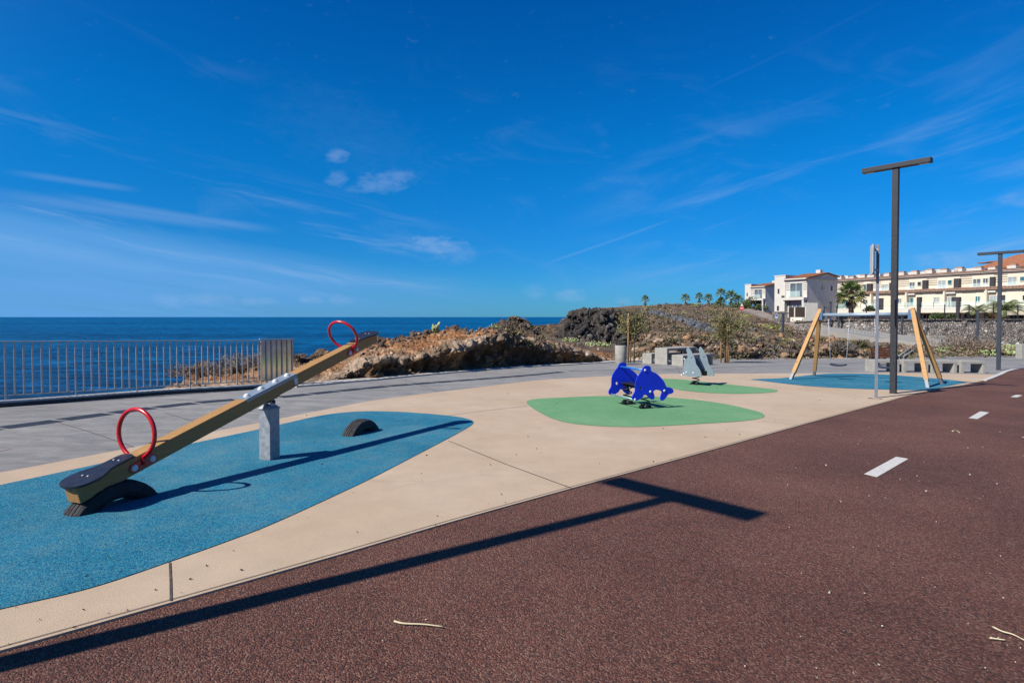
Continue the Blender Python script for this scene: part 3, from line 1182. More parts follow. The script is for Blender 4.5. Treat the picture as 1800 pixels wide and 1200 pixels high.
P_(1620, (.5, 628), (2.6, 622), (6.0, 617), [(51, 614), (57, 610), (69.6, 602), (76.5, 562), (112, 559), (300, 559)])
P_(1690, (.5, 627), (2.8, 616), (5.5, 609), [(54, 612), (58, 610), (69.6, 605), (76.5, 562), (112, 558), (300, 558)])
P_(1760, (.5, 626), (2.8, 616), (5.5, 608), [(54, 613), (59, 611), (69.6, 608), (76.5, 562), (112, 557), (300, 557)])
P_(1850, (.5, 625), (2.8, 617), (5.5, 610), [(56, 613), (60, 611), (69.6, 609), (76.5, 562), (112, 556), (300, 556)])
P_(2000, (.5, 623), (2.8, 617), (5.5, 611), [(60, 613), (63, 611), (69.6, 610), (76.5, 562), (112, 556), (300, 556)])

_px = np.array(sorted(prof))
_Z = np.array([[r[0] for r in prof[p]] for p in _px])         # columns x 11 rows
_H = np.array([[r[1] for r in prof[p]] for p in _px])
NR = _Z.shape[1]
# row samples: dense on the near face and the lava
_rs = np.concatenate([np.linspace(0, 1, 3)[:-1], np.linspace(1, 2, 40)[:-1], np.linspace(2, 3, 24)[:-1], np.linspace(3, 4, 26)[:-1], np.linspace(4, 6, 26)[:-1],
                      np.linspace(6, 7, 44)[:-1], np.linspace(7, 9, 44)[:-1], np.linspace(9, NR - 1, 5)])
_cs = np.concatenate([np.arange(236, 560, 3.0), np.arange(560, 1130, 1.5), np.arange(1130, 1560, 2.6), np.arange(1560, 2001, 4.0)])


def _interp2(A, cs, rs):
    cols = np.stack([np.interp(cs, _px, A[:, k]) for k in range(NR)], 1)
    return np.stack([np.interp(rs, np.arange(NR), cols[i]) for i in range(len(cs))], 0)


GZc = _interp2(_Z, _cs, _rs)
GHc = _interp2(_H, _cs, _rs)
_ux = ((_cs - 900) / FPX)[:, None]
_den = math.cos(PITCH)
TX = _ux * GZc / 1.0
TP = np.stack([TX, GZc, GHc], 2)                              # (nc, nr, 3)
nc_, nr_ = TP.shape[:2]
RR = np.broadcast_to(_rs[None, :], (nc_, nr_))
CC = np.broadcast_to(_cs[:, None], (nc_, nr_))
flat = TP.reshape(-1, 3)
Rf, Cf = RR.ravel(), CC.ravel()


def win(x, a, b, c, d):
    return np.clip((x - a) / max(1e-6, b - a), 0, 1) * np.clip((d - x) / max(1e-6, d - c), 0, 1)


dU = np.gradient(TP, axis=0)
dV = np.gradient(TP, axis=1)
Nn = np.cross(dU, dV).reshape(-1, 3)
Nn /= np.linalg.norm(Nn, axis=1, keepdims=True) + 1e-9
face = win(Rf, 1.0, 1.15, 2.0, 2.35) * win(Cf, 570, 640, 1030, 1080)
bank = win(Rf, 1.0, 1.3, 3.3, 4.2) * np.clip((Cf - 1120) / 40, 0, 1) * np.clip((1560 - Cf) / 80, 0, 1)
lava = win(Rf, 5.4, 6.1, 7.0, 7.8) * win(Cf, 965, 990, 1110, 1150)
hump = win(Rf, 5.0, 5.8, 7.2, 7.8) * win(Cf, 850, 870, 950, 975)
ridge = win(Rf, 3.2, 3.8, 4.1, 4.7) * np.clip((880 - Cf) / 20, 0, 1)
soil = win(Rf, 2.0, 2.3, 3.3, 3.8)
hill = np.clip((Rf - 4.2) / 1.0, 0, 1) * np.clip((Cf - 1110) / 40, 0, 1)
sc_ = np.clip(flat[:, 1] / 22.0, .55, 5.0)
w1, w1b, w1c = worley(flat * 1.15, 3)
w2, w2b, w2c = worley(flat * 2.9, 8)
f1 = fbm(flat * .55, 5, 2)
f2 = fbm(flat * 2.2, 4, 12)
w4, w4b, w4c = worley(flat * 6.5, 31)
f3 = fbm(flat * 6.0, 3, 33)
d = np.zeros(len(flat))
d += face * ((f1 - .5) * .95 + (w1c - .5) * .12 + (.45 - w1) * .14 + (w2c - .5) * .24 + (.45 - w2) * .22 + (f2 - .5) * .5 + (w4c - .5) * .12 + (f3 - .5) * .3) - win(Rf, 1.0, 1.2, 1.45, 1.75) * win(Cf, 570, 640, 1030, 1080) * .28
d += bank * ((f1 - .5) * 1.6 + (w1c - .5) * .34 + (.45 - w1) * .3 + (w2c - .5) * .36 + (.45 - w2) * .3 + (f3 - .5) * .35 + (f2 - .5) * .5)
w3, w3b, w3c = worley(flat * .62, 21)
d += lava * ((w3c - .5) * 1.0 + (w1c - .45) * .8 + (.45 - w1) * .6 + (f1 - .5) * 3.2 + (w2c - .5) * .4 + (.45 - w2) * .3)
d += hump * ((w3c - .5) * .7 + (w1c - .5) * .6 + (.45 - w1) * .5 + (f1 - .5) * 1.6)
d += ridge * ((w1c - .5) * .30 + (.45 - w1) * .25 + (f1 - .5) * .9 + (w2c - .5) * .26 + (f2 - .5) * .4)
d += soil * ((f2 - .5) * .22 + np.clip(w4c - .82, 0, 1) * .5 + (w2c - .5) * .06) * np.clip((Cf - 260) / 60, 0, 1)
wallz = win(Rf, 6.9, 7.4, 8.6, 9.4) * np.clip((Cf - 1400) / 40, 0, 1)
d += hill * (1 - wallz) * ((f1 - .5) * .9 + (w1c - .5) * .22)
d -= hump * .75 + lava * .75 + ridge * .16
keep = np.clip((Rf - .9) / .25, 0, 1)
# nearly level ground is pushed up and down, faces outward
flat2 = flat + Nn * np.where(Nn[:, 2] < 0, -1, 1)[:, None] * (d * keep)[:, None]
flat2[:, 2] = np.where(Rf < 1.05, flat[:, 2], flat2[:, 2])

# what the ground is made of
tone = np.tile(np.array([.21, .145, .092]), (len(flat), 1))


def paint(mask, col, k=1.0):
    global tone
    a = np.clip(mask * k, 0, 1)[:, None]
    tone = tone * (1 - a) + np.array(col) * a


left = np.clip((1085 - Cf) / 30, 0, 1)
nlow = fbm(flat * .35, 4, 40)
nmid = fbm(flat * 1.3, 4, 44)
paint(soil * left, (.43, .205, .092))
paint(soil * left * np.clip((nmid - .47) * 7, 0, 1), (.48, .31, .185))
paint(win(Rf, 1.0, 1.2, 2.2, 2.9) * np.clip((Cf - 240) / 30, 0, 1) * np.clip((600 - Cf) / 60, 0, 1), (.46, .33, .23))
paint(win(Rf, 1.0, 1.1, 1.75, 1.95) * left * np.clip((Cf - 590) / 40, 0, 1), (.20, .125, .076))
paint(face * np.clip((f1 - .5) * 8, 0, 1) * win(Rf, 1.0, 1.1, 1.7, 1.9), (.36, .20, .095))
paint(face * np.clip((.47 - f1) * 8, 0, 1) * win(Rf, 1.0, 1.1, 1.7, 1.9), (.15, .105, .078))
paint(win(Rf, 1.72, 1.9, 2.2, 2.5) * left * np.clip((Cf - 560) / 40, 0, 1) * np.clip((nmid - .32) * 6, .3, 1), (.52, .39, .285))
paint(win(Rf, 3.45, 3.8, 4.3, 5.0) * left * np.clip((Cf - 500) / 80, 0, 1) * np.clip(.35 + (nmid - .4) * 5, 0, 1), (.115, .078, .060))
paint(win(Rf, 3.9, 4.4, 5.6, 6.2) * win(Cf, 845, 870, 1130, 1160), (.20, .15, .105))
paint(hump, (.105, .078, .058), .85)
paint(lava, (.062, .057, .055), 1.0)
paint(lava * np.clip((w3c - .72) * 9, 0, 1), (.115, .10, .09), .8)
right = np.clip((Cf - 1120) / 30, 0, 1)
paint(bank * right, (.185, .115, .075))
paint(bank * right * np.clip((w1c - .55) * 6, 0, 1), (.34, .215, .135))
paint(bank * right * np.clip((.28 - w1c) * 8, 0, 1), (.085, .062, .052))
paint(win(Rf, 3.6, 4.3, 9, 10) * right, (.225, .158, .105))
paint(win(Rf, 3.6, 4.3, 9, 10) * right * np.clip((nlow - .5) * 9, 0, 1), (.125, .095, .072))
paint(win(Rf, 3.6, 4.3, 9, 10) * right * np.clip((.44 - nlow) * 9, 0, 1), (.31, .205, .125))
grav = win(Rf, 5.6, 6.0, 7.3, 7.7) * np.clip((Cf - 1480) / 60, 0, 1)
paint(grav, (.135, .135, .142))
paint(win(Rf, 5.0, 5.3, 5.9, 6.3) * np.clip((Cf - 1520) / 60, 0, 1) * np.clip((1720 - Cf) / 60, 0, 1), (.14, .14, .145))
paint(win(Rf, 1.0, 1.3, 3.2, 4.0) * np.clip((Cf - 1560) / 60, 0, 1), (.27, .185, .12))

idx = np.arange(nc_ * nr_).reshape(nc_, nr_)
F4 = np.stack([idx[:-1, :-1].ravel(), idx[1:, :-1].ravel(), idx[1:, 1:].ravel(), idx[:-1, 1:].ravel()], 1)
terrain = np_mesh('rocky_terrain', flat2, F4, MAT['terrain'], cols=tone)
terrain['kind'] = 'structure'
_bv = BVHTree.FromPolygons([tuple(v) for v in flat2], [tuple(f) for f in F4])


def on_land(px, py, far=4000.0):
    """the point of the land seen at this place of the photograph"""
    dr = ray(px, py)
    h = _bv.ray_cast(CAM, dr.normalized(), far)
    return h[0]


def land_below(x, y):
    h = _bv.ray_cast(Vector((x, y, 60)), Vector((0, 0, -1)), 200)
    return h[0].z if h[0] else gz(x, y)

# ------------------------------------------------------------------ seesaw
post_w = ground(474, 808)
DR = Vector((.3238, .9461, 0))
see = thing('seesaw', 'wooden beam seesaw with red hoop handles on a square steel post', 'seesaw', post_w, math.atan2(DR.y, DR.x))
PS = .154
m = MB()
m.box((0, 0, .28), (PS, PS, .60))
m.build('post', MAT['galv'], see, .006)
m = MB()
m.box((0, 0, .585), (PS + .014, PS + .014, .012))
m.box((0, 0, .607), (PS + .006, PS + .006, .032), taper=.62)
pc = m.build('post_cap', MAT['galv'], see)
for sy in (-1, 1):
    m = MB()
    m.prism([(-.035, .60), (.035, .60), (.035, .665), (.02, .69), (-.02, .69), (-.035, .665)], -.006, .006,
            Matrix.Translation((0, sy * .05, 0)) @ Matrix.Rotation(math.pi / 2, 4, 'X'))
    m.build('pivot_bracket', MAT['galv'], see)
m = MB()
m.tube([(0, -.075, .664), (0, .075, .664)], .017, 12)
m.build('pivot_pin', MAT['black'], see)
BT = math.atan(.256)
B0 = Vector((0, 0, .772))
BM = Matrix.Translation(B0) @ Matrix.Rotation(-BT, 4, 'Y')      # beam space: x along the beam
BW, BH = .142, .142
m = MB(BM)
m.box((0, 0, 0), (4.37, BW, BH))
m.build('beam', MAT['beam_wood'], see, .008)
m = MB(BM)
m.box((-.005, 0, BH / 2 + .004), (.80, BW + .012, .008))
for sy in (-1, 1):
    m.box((-.005, sy * (BW / 2 + .004), BH / 2 - .0155), (.80, .006, .031))
sp = m.build('saddle_plate', MAT['saddle'], see, .002)
for x in (-.33, -.12, .11, .31):
    m = MB(BM)
    m.lathe([(.036, 0), (.036, .006), (.030, .010)], 14, (x, -.01, BH / 2 + .008))
    m.dome((x, -.01, BH / 2 + .014), (0, 0, 1), .028, .024)
    m.build('bolt_cap', MAT['white_cap'], sp)
    m = MB(BM)
    m.lathe([(.022, -.022), (.026, 0)], 12, (x, -.01, -BH / 2))
    m.build('bolt_end', MAT['white_cap'], sp)
m = MB(BM)
m.box((0, 0, -BH / 2 - .006), (.16, .11, .012))
m.build('bearing_plate', MAT['black'], see)
m = MB(BM)
m.prism([(.345, -.045), (.395, -.050), (.400, .02), (.395, .032), (.345, .035), (.338, .02)], 0, .003, Matrix.Translation((0, -BW / 2, 0)) @ Matrix.Rotation(math.pi / 2, 4, 'X'))
m.build('label_plate', MAT['white_cap'], see)
for sg in (-1, 1):
    # hoop handle: an open ring whose ends run down both sides of the beam; it leans towards the middle
    hx = 1.555 if sg > 0 else 1.635
    HM = BM @ Matrix.Translation((sg * hx, 0, 0)) @ Matrix.Rotation(-sg * R(15), 4, 'Y')
    rr, hc = .212, .240
    a0 = R(23)
    pts = [(0, .083, -.02), (0, .083, .02)]
    for k in range(41):
        a = -math.pi / 2 + a0 + (2 * math.pi - 2 * a0) * k / 40
        pts.append((0, rr * math.cos(a), hc + rr * math.sin(a)))
    pts += [(0, -.083, .02), (0, -.083, -.02)]
    m = MB(HM)
    m.tube(pts, .0185, 12)
    hd = m.build('hoop_handle', MAT['red'], see)
    for sy in (-1, 1):
        out = []
        for k in range(24):
            a = 2 * math.pi * k / 24
            out.append((sg * hx + (.088 if math.cos(a) > 0 else -.088) + .042 * math.cos(a), .042 * math.sin(a)))
        m = MB(BM @ Matrix.Translation((0, sy * (BW / 2 + .004), -.012)) @ Matrix.Rotation(math.pi / 2, 4, 'X'))
        m.prism(out, -.006, .006)
        hp = m.build('handle_plate', MAT['red'], see, .002)
        for dx in (-.085, .085):
            m = MB(BM)
            m.dome((sg * hx + dx, sy * (BW / 2 + .010), -.012), (0, sy, 0), .030, .016)
            m.build('bolt_cap', MAT['white_cap'], hp)
    # seat: a board that narrows to a neck towards the handle
    half = [(0, .02), (.01, .07), (.035, .112), (.08, .142), (.14, .152), (.20, .142), (.26, .115), (.31, .090), (.36, .082), (.44, .080), (.50, .075), (.53, .055), (.54, .02)]
    o2 = [(-x, y) for x, y in half] + [(-x, -y) for x, y in reversed(half)]
    o2 = [(p.x, p.y) for p in smooth_line([Vector((a, b, 0)) for a, b in o2], 3, True)]
    SM = BM @ Matrix.Translation((sg * 2.215, 0, BH / 2)) @ (Matrix.Rotation(0 if sg > 0 else math.pi, 4, 'Z'))
    m = MB(SM)
    m.prism(o2, .001, .021)
    st = m.build('seat', MAT['seat_black'], see, .006)
    for x, y in ((-.16, .03), (-.16, -.03), (-.42, .03), (-.42, -.03)):
        m = MB(SM)
        m.lathe([(.008, .022), (.008, .0265), (.004, .028)], 10, (x, y, 0))
        m.build('screw', MAT['white_cap'], st)


# ------------------------------------------------------------------ half-buried tyres under both ends
def tyre(pos, label, mat):
    t = thing('half_buried_tyre', label, 'tyre', pos, math.atan2(DR.y, DR.x), 'tyres sunk into the rubber under the seesaw ends')
    prof = [(.238, -.070), (.255, -.098), (.285, -.108), (.322, -.100), (.345, -.090), (.356, -.066), (.358, -.042), (.344, -.040), (.344, -.034), (.359, -.032),
            (.361, -.004), (.346, -.002), (.346, .004), (.361, .006), (.359, .032), (.344, .034), (.344, .040), (.358, .042), (.356, .066), (.345, .090), (.322, .100), (.285, .108), (.255, .098), (.238, .070), (.244, .05), (.30, .075), (.325, .05), (.33, 0), (.325, -.05), (.30, -.075), (.244, -.05)]
    n = 150
    m = MB()
    vs, fs = [], []
    zc = -.222
    for k in range(n):
        a = 2 * math.pi * k / n
        K_ = .43 / .361
        cut = (k % 5 == 0)
        cut2 = ((k + 2) % 6 == 0)
        for j, (r, y) in enumerate(prof):
            if cut and abs(y) > .06 and .318 < r:
                r = r - .006
            if cut2 and .03 < abs(y) < .068 and r > .356:
                r -= .004
            r *= K_
            vs.append((r * math.cos(a), y, zc + r * math.sin(a)))
    q = len(prof)
    for k in range(n):
        l = (k + 1) % n
        for j in range(q):
            i2 = (j + 1) % q
            fs.append((k * q + j, k * q + i2, l * q + i2, l * q + j))
    m.add(vs, fs, False)
    m.build('tread', mat, t)
    return t


tp = post_w + DR * -1.80
tp.z = gz(tp.x, tp.y)
tyre(tp, 'black tyre half buried in blue rubber under the low seat of the seesaw', MAT['rubber'])
tp = post_w + DR * 1.79
tp.z = gz(tp.x, tp.y)
tyre(tp, 'worn dark tyre half buried in blue rubber beneath the raised end of the seesaw', MAT['rubber_old'])


# ------------------------------------------------------------------ spring riders
def on_plane(px, py, P, n):
    d = ray(px, py)
    t = (P - CAM).dot(n) / d.dot(n)
    return CAM + d * t


def coil(m, c, r, z0, z1, turns, wire):
    pts = []
    for k in range(int(turns * 16) + 1):
        a = 2 * math.pi * k / 16
        pts.append((c[0] + r * math.cos(a), c[1] + r * math.sin(a), z0 + (z1 - z0) * k / (turns * 16)))
    m.tube(pts, wire, 7)


dol_c = ground(1133, 714)
ux = Vector((.927, .375, 0)).normalized()
nx = Vector((-ux.y, ux.x, 0))
dol = thing('dolphin_spring_rider', 'blue spring rider of two dolphin panels joined by rods on green rubber', 'spring rider', dol_c, math.atan2(ux.y, ux.x))
OUT = [(650, 884), (622, 862), (612, 830), (618, 790), (640, 745), (664, 705), (674, 650), (676, 590), (680, 520), (690, 470), (712, 410), (742, 360), (780, 305), (818, 258),
       (836, 210), (866, 170), (905, 152), (945, 148), (985, 164), (1006, 198), (1006, 245), (1030, 272), (1100, 303), (1170, 352), (1240, 425), (1295, 505), (1338, 600),
       (1400, 606), (1455, 634), (1484, 672), (1474, 715), (1430, 742), (1378, 752), (1345, 795), (1305, 848), (1258, 884), (1222, 880), (1206, 840), (1216, 770), (1238, 705),
       (1205, 672), (1150, 652), (1098, 664), (1060, 692), (1068, 735), (1082, 790), (1080, 835), (1052, 862), (1008, 857), (955, 818), (922, 772), (888, 755), (858, 768), (836, 812),
       (800, 838), (752, 868), (700, 890)]
fp = dol_c + nx * -.425
back_off = .85


def local2(pts, ox, oy, s, P):
    res = []
    for lx, ly in pts:
        w = on_plane(ox + lx / s, oy + ly / s, P, nx) - dol_c
        res.append((w.dot(ux), w.z))
    return res


o2 = local2(OUT, 1060, 630, 12, fp)
o2 = [(p.x, p.y) for p in smooth_line([Vector((a, b, 0)) for a, b in o2], 2, True)]
eye = local2([(792, 622)], 1060, 630, 12, fp)[0]
rods = local2([(882, 245), (668, 865), (1288, 676), (992, 697)], 1060, 630, 12, fp)
hole = [(eye[0] + .026 * math.cos(a), eye[1] + .034 * math.sin(a)) for a in [2 * math.pi * k / 12 for k in range(12)]]
PX = Matrix.Rotation(math.pi / 2, 4, 'X')                 # (x, y, z) -> (x, -z, y)
for y in (-.425, .425):
    m = MB(Matrix.Translation((0, y, 0)) @ PX)
    m.prism(o2, -.009, .009, holes=[hole])
    pn = m.build('dolphin_panel', MAT['blue'], dol, .002)
    for i, (x, z) in enumerate(rods):
        m = MB()
        sy = -1 if y < 0 else 1
        m.dome((x, y + sy * .009, z), (0, sy, 0), .025, .016)
        m.build('bolt_cap', MAT['white_cap'], pn)
for (x, z), mt, r in ((rods[0], 'blue_rod', .019), (rods[1], 'rod', .015), (rods[2], 'rod', .013)):
    m = MB()
    m.tube([(x, -.416, z), (x, .416, z)], r, 12)
    m.build('cross_rod', MAT[mt], dol)
m = MB()
m.box((rods[3][0] - .03, 0, .455), (.24, .80, .022))
m.build('seat', MAT['seat_black'], dol, .006)
m = MB()
m.box((rods[3][0] - .03, 0, .405), (.07, .83, .05))
m.box((rods[3][0] - .03, .30, .40), (.14, .14, .05))
m.box((rods[3][0] - .03, -.30, .40), (.14, .14, .05))
m.build('seat_frame', MAT['black'], dol)
for y in (-.31, .31):
    m = MB()
    coil(m, (rods[3][0] - .03, y), .085, .05, .385, 3.1, .0125)
    sp_ = m.build('spring', MAT['black'], dol)
    m = MB()
    m.box((rods[3][0] - .03, y, .022), (.26, .19, .03))
    m.box((rods[3][0] - .11, y, .055), (.06, .10, .05))
    m.box((rods[3][0] + .05, y, .055), (.06, .10, .05))
    m.build('spring_clamp', MAT['black'], sp_, .004)

shk_c = ground(1223, 676.5)
a_ = R(28)
sn = Vector((math.cos(a_), math.sin(a_), 0))
sd = Vector((math.sin(a_), -math.cos(a_), 0))
shk = thing('shark_spring_rider', 'grey spring rider of two upright shark shapes on a single coil spring', 'spring rider', shk_c, math.atan2(sd.y, sd.x))
SO = [(350, 120), (386, 148), (420, 198), (455, 268), (488, 338), (508, 400), (526, 482), (568, 540), (608, 610), (634, 680), (640, 744), (612, 748), (580, 736), (545, 747), (505, 740), (468, 736), (430, 742),
      (398, 732), (368, 738), (330, 724), (300, 716), (250, 716), (222, 692), (250, 640), (264, 560), (266, 480), (276, 400), (282, 366), (328, 360), (345, 335), (345, 290), (336, 232), (320, 178)]
sp0 = shk_c + sn * -.245


def local3(pts, P):
    res = []
    for lx, ly in pts:
        w = on_plane(1180 + lx / 12, 600 + ly / 12, P, sn) - shk_c
        res.append((w.dot(sd), w.z))
    return res


o3 = local3(SO, sp0)
xm = (min(p[0] for p in o3) + max(p[0] for p in o3)) / 2
o3 = [(p.x, p.y) for p in smooth_line([Vector((a, b, 0)) for a, b in o3], 2, True)]
ey = local3([(433, 340)], sp0)[0]
caps = local3([(282, 370), (322, 648), (270, 678), (222, 706), (466, 660)], sp0)
hole = [(ey[0] + .022 * math.cos(a), ey[1] + .022 * math.sin(a)) for a in [2 * math.pi * k / 10 for k in range(10)]]
# local y of the thing is 90 degrees from sd: panels lie at +-y
yl = Vector((-sd.y, sd.x, 0))
sy_ = 1 if yl.dot(sn) > 0 else -1
for k, y in enumerate((-.245 * sy_, .245 * sy_)):
    m = MB(Matrix.Translation((0, y, 0)) @ PX)
    m.prism(o3, -.009, .009, holes=[hole])
    pn = m.build('shark_panel', MAT['shark'], shk, .002)
    s1_ = -sy_ if k == 0 else sy_
    for x, z in caps:
        m = MB()
        m.dome((x, y + s1_ * .009, z), (0, s1_, 0), .026, .016)
        m.build('bolt_cap', MAT['white_cap'], pn)
e0, e1 = local3([(340, 350), (452, 600)], sp0)
m = MB()
m.bar((e1[0], 0, e1[1]), (e0[0], 0, e0[1]), .47, .016)
m.build('back_board', MAT['navy'], shk)
s0, s1 = local3([(400, 640), (500, 600)], sp0)
m = MB()
m.box(((s0[0] + s1[0]) / 2, 0, s0[1] - .04), (abs(s1[0] - s0[0]), .46, .12))
m.build('seat_box', MAT['black'], shk, .006)
m = MB()
coil(m, (0, 0), .095, .05, local3([(540, 735)], sp0)[0][1] + .03, 3.0, .0135)
sp_ = m.build('spring', MAT['black'], shk)
m = MB()
m.box((0, 0, .022), (.30, .24, .03))
m.box((-.1, 0, .05), (.06, .14, .05))
m.box((.1, 0, .05), (.06, .14, .05))
m.build('spring_clamp', MAT['black'], sp_, .004)

# ------------------------------------------------------------------ swing set
Lf, Lr, Rf_, Rr = ground(1390, 667), ground(1431, 661.5), ground(1631, 682), ground(1657, 676)
mL, mR = (Lf + Lr) / 2, (Rf_ + Rr) / 2
bd = (mR - mL)
bd.z = 0
blen = bd.length
bd.normalize()
bn = Vector((-bd.y, bd.x, 0))
swg = thing('swing_set', 'timber frame swing set with two flat seats above blue rubber', 'swing set', mL, math.atan2(bd.y, bd.x))
inv = Matrix.Rotation(-math.atan2(bd.y, bd.x), 3, 'Z')


def sl(w):
    return inv @ (w - mL)


zt = 2.33
zR = sl(mR).z
topL, topR = Vector((.52, 0, zt)), Vector((blen - .60, 0, zR * .8 + zt))
for (foot, top) in ((Lf, topL), (Lr, topL), (Rf_, topR), (Rr, topR)):
    f = sl(foot)
    dirv = (top - f)
    L = dirv.length
    u = dirv.normalized()
    off = Vector((0, .035 if f.y > 0 else -.035, 0))
    a = f + u * .24
    F = frame(a, u, (1, 0, 0))
    m = MB(F)
    m.box(((L - .20) / 2, 0, 0), (L - .20, .118, .118))
    lg = m.build('leg', MAT['swing_wood'], swg, .01)
    m = MB(F)
    for s_ in (-1, 1):
        m.box((-.10, s_ * .05, 0), (.34, .010, .08))
    m.build('steel_foot', MAT['foot'], lg)
for top in (topL, topR):
    m = MB()
    m.prism([(-.13, -.26), (.13, -.26), (.07, .04), (-.07, .04)], -.05, .05, Matrix.Translation((top.x + (.05 if top is topL else -.05), 0, top.z - .05)) @ Matrix.Rotation(math.pi / 2, 4, 'Z') @ PX)
    m.build('corner_bracket', MAT['swing_blue'], swg)
ba, bb = topL + Vector((.02, 0, -.15)), topR + Vector((-.02, 0, -.15))
m = MB()
m.tube([ba, bb], .060, 14)
bar_ = m.build('top_bar', MAT['bar_blue'], swg)
for ci, (px, w) in enumerate(((1474, .46), (1557, .46))):
    d = ray(px, 600)
    # where the beam lies above this place of the picture
    t = (mL.x - d.x * mL.y) / (d.x * bd.y - bd.x)
    zb = ba.z + (bb.z - ba.z) * (t - ba.x) / (bb.x - ba.x)
    zs = .52 + zR * t / blen
    sw = thing('hanging_swing', 'dark swing seat hanging from chains, ' + ('left of the grey sign pole' if ci == 0 else 'behind the tall black lamp post'), 'swing',
               mL + bd * t + Vector((0, 0, zs)), math.atan2(bd.y, bd.x), 'seats of the timber swing set')
    m = MB()
    n = 10
    vs, fs = [], []
    for k in range(n + 1):
        x = -w / 2 + w * k / n
        z = .035 * (2 * x / w) ** 2
        for y, dz in ((-.11, 0), (.11, 0), (.11, -.055), (-.11, -.055)):
            vs.append((x, y, z + dz))
    for k in range(n):
        for j in range(4):
            l = (j + 1) % 4
            fs.append((4 * k + j, 4 * k + l, 4 * k + 4 + l, 4 * k + 4 + j))
    fs += [(3, 2, 1, 0), (4 * n, 4 * n + 1, 4 * n + 2, 4 * n + 3)]
    m.add(vs, fs)
    m.build('seat', MAT['seat_navy'], sw, .004)
    for sx in (-1, 1):
        x0, x1 = sx * (w / 2 + .005), sx * (w / 2 + .085)
        m = MB()
        m.tube([(x0, 0, .04), (x1, 0, zb - zs - .07)], .0075, 6)
        nl = 34
        for k in range(nl):
            f = (k + .5) / nl
            p = Vector((x0 + (x1 - x0) * f, 0, .04 + (zb - zs - .11) * f))
            m.box(p, (.020 if k % 2 else .010, .010 if k % 2 else .020, .032))
        m.build('chain', MAT['galv_lt'], sw)
        m = MB()
        m.box((x1, 0, zb - zs - .075), (.05, .05, .06))
        m.build('hanger', MAT['black'], sw)

# ------------------------------------------------------------------ lamp posts
lamp_w = ground(1570, 692)
cb_dir = Vector((math.sin(math.atan((52 - 900) / FPX)), math.cos(math.atan((52 - 900) / FPX)), 0))


def lamp(base, H, label, mat, ang, arm=1.52, side=.135):
    t = thing('street_lamp', label, 'street lamp', base, ang, 'T-shaped street lamps along the cycle path')
    m = MB()
    m.box((0, 0, (H - .115) / 2 - .02), (side, side, H - .115 + .04))
    m.build('post', mat, t, .006)
    m = MB()
    m.box((0, 0, H - .055), (arm, side + .085, .12))
    ar = m.build('cross_arm', mat, t, .006)
    for s_ in (-1, 1):
        m = MB()
        m.box((s_ * (arm / 2 - .16), 0, H - .1175), (.22, .13, .009))
        m.build('lamp_glass', MAT['led'], ar)
    m = MB()
    m.box((0, 0, .004), (side + .02, side + .02, .02))
    m.build('base_plate', mat, t)
    return t


lang = math.atan2(cb_dir.y, cb_dir.x)
lamp(lamp_w, 5.93, 'tall black T-shaped lamp post in front of the swing set', MAT['anthracite'], lang)
l2 = ground(1755, 650.5)
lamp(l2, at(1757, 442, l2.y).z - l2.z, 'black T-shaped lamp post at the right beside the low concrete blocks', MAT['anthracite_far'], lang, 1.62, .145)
# the lamp beside the photographer, whose long shadow lies across the path
jn = ground(1188, 872)
az_ = R(SUN_AZ)
hd_ = Vector((math.sin(az_), math.cos(az_), 0))
k_ = math.tan(R(SUN_EL))
tt = 5.87 / (k_ - (SA * hd_.x + SB * hd_.y))
top3 = jn - hd_ * tt
hs_ = jn - ground(0, 1167)
hs_.z = 0
b3 = jn - hs_.normalized() * tt
b3.z = gz(b3.x, b3.y)
top3.z = b3.z + 5.93
lm3 = lamp(b3, 5.93, 'black T-shaped lamp post behind the camera that throws the long shadow', MAT['anthracite'], lang, 1.52, .15)
lm3.rotation_mode = 'QUATERNION'
lm3.rotation_quaternion = Vector((0, 0, 1)).rotation_difference((top3 - b3).normalized()) @ Matrix.Rotation(lang, 3, 'Z').to_quaternion()

# ------------------------------------------------------------------ traffic sign seen from its edge
sg_w = ground(1540, 700)
sg = thing('traffic_sign', 'traffic sign seen edge-on at the top of a grey metal pole', 'traffic sign', sg_w, math.atan2(ray(1540, 600).x * -1, 1) + math.pi / 2)
hs = at(1541, 430, sg_w.y).z - sg_w.z
m = MB()
m.box((0, 0, hs / 2), (.07, .065, hs))
m.build('pole', MAT['pole_grey'], sg, .004)
# local x points along the line of sight, y to the left of it
rec = []
for cx, cy, a0 in ((.22, .29, 0), (-.22, .29, 90), (-.22, -.29, 180), (.22, -.29, 270)):
    for k in range(5):
        a = R(a0 + 90 * k / 4)
        rec.append((cx + .06 * math.cos(a), cy + .06 * math.sin(a)))
PM = Matrix.Translation((0, .105, hs - .36)) @ Matrix.Rotation(R(6), 4, 'Z') @ PX
m = MB(PM)
m.prism(rec, -.016, .016)
pl = m.build('sign_plate', MAT['sign_grey'], sg, .003)
m = MB(PM)
m.prism([(x * 1.02, y * 1.02) for x, y in rec], -.026, -.016)
m.build('sign_face', MAT['sign_white'], pl)
for dz in (.12, .60):
    m = MB()
    m.box((0, .032, hs - dz), (.09, .085, .05))
    m.build('clamp', MAT['galv_lt'], sg)
m = MB()
for a, b in (((1525, 701), (1545, 703.2)), ((1545, 703.2), (1551, 702)), ((1525, 701), (1534, 699.8))):
    A, B_ = ground(*a), ground(*b)
    m.bar((A.x, A.y, A.z + .014), (B_.x, B_.y, B_.z + .014), .025, .006)
m.build('access_cover_frame', MAT['joint'], plaza)

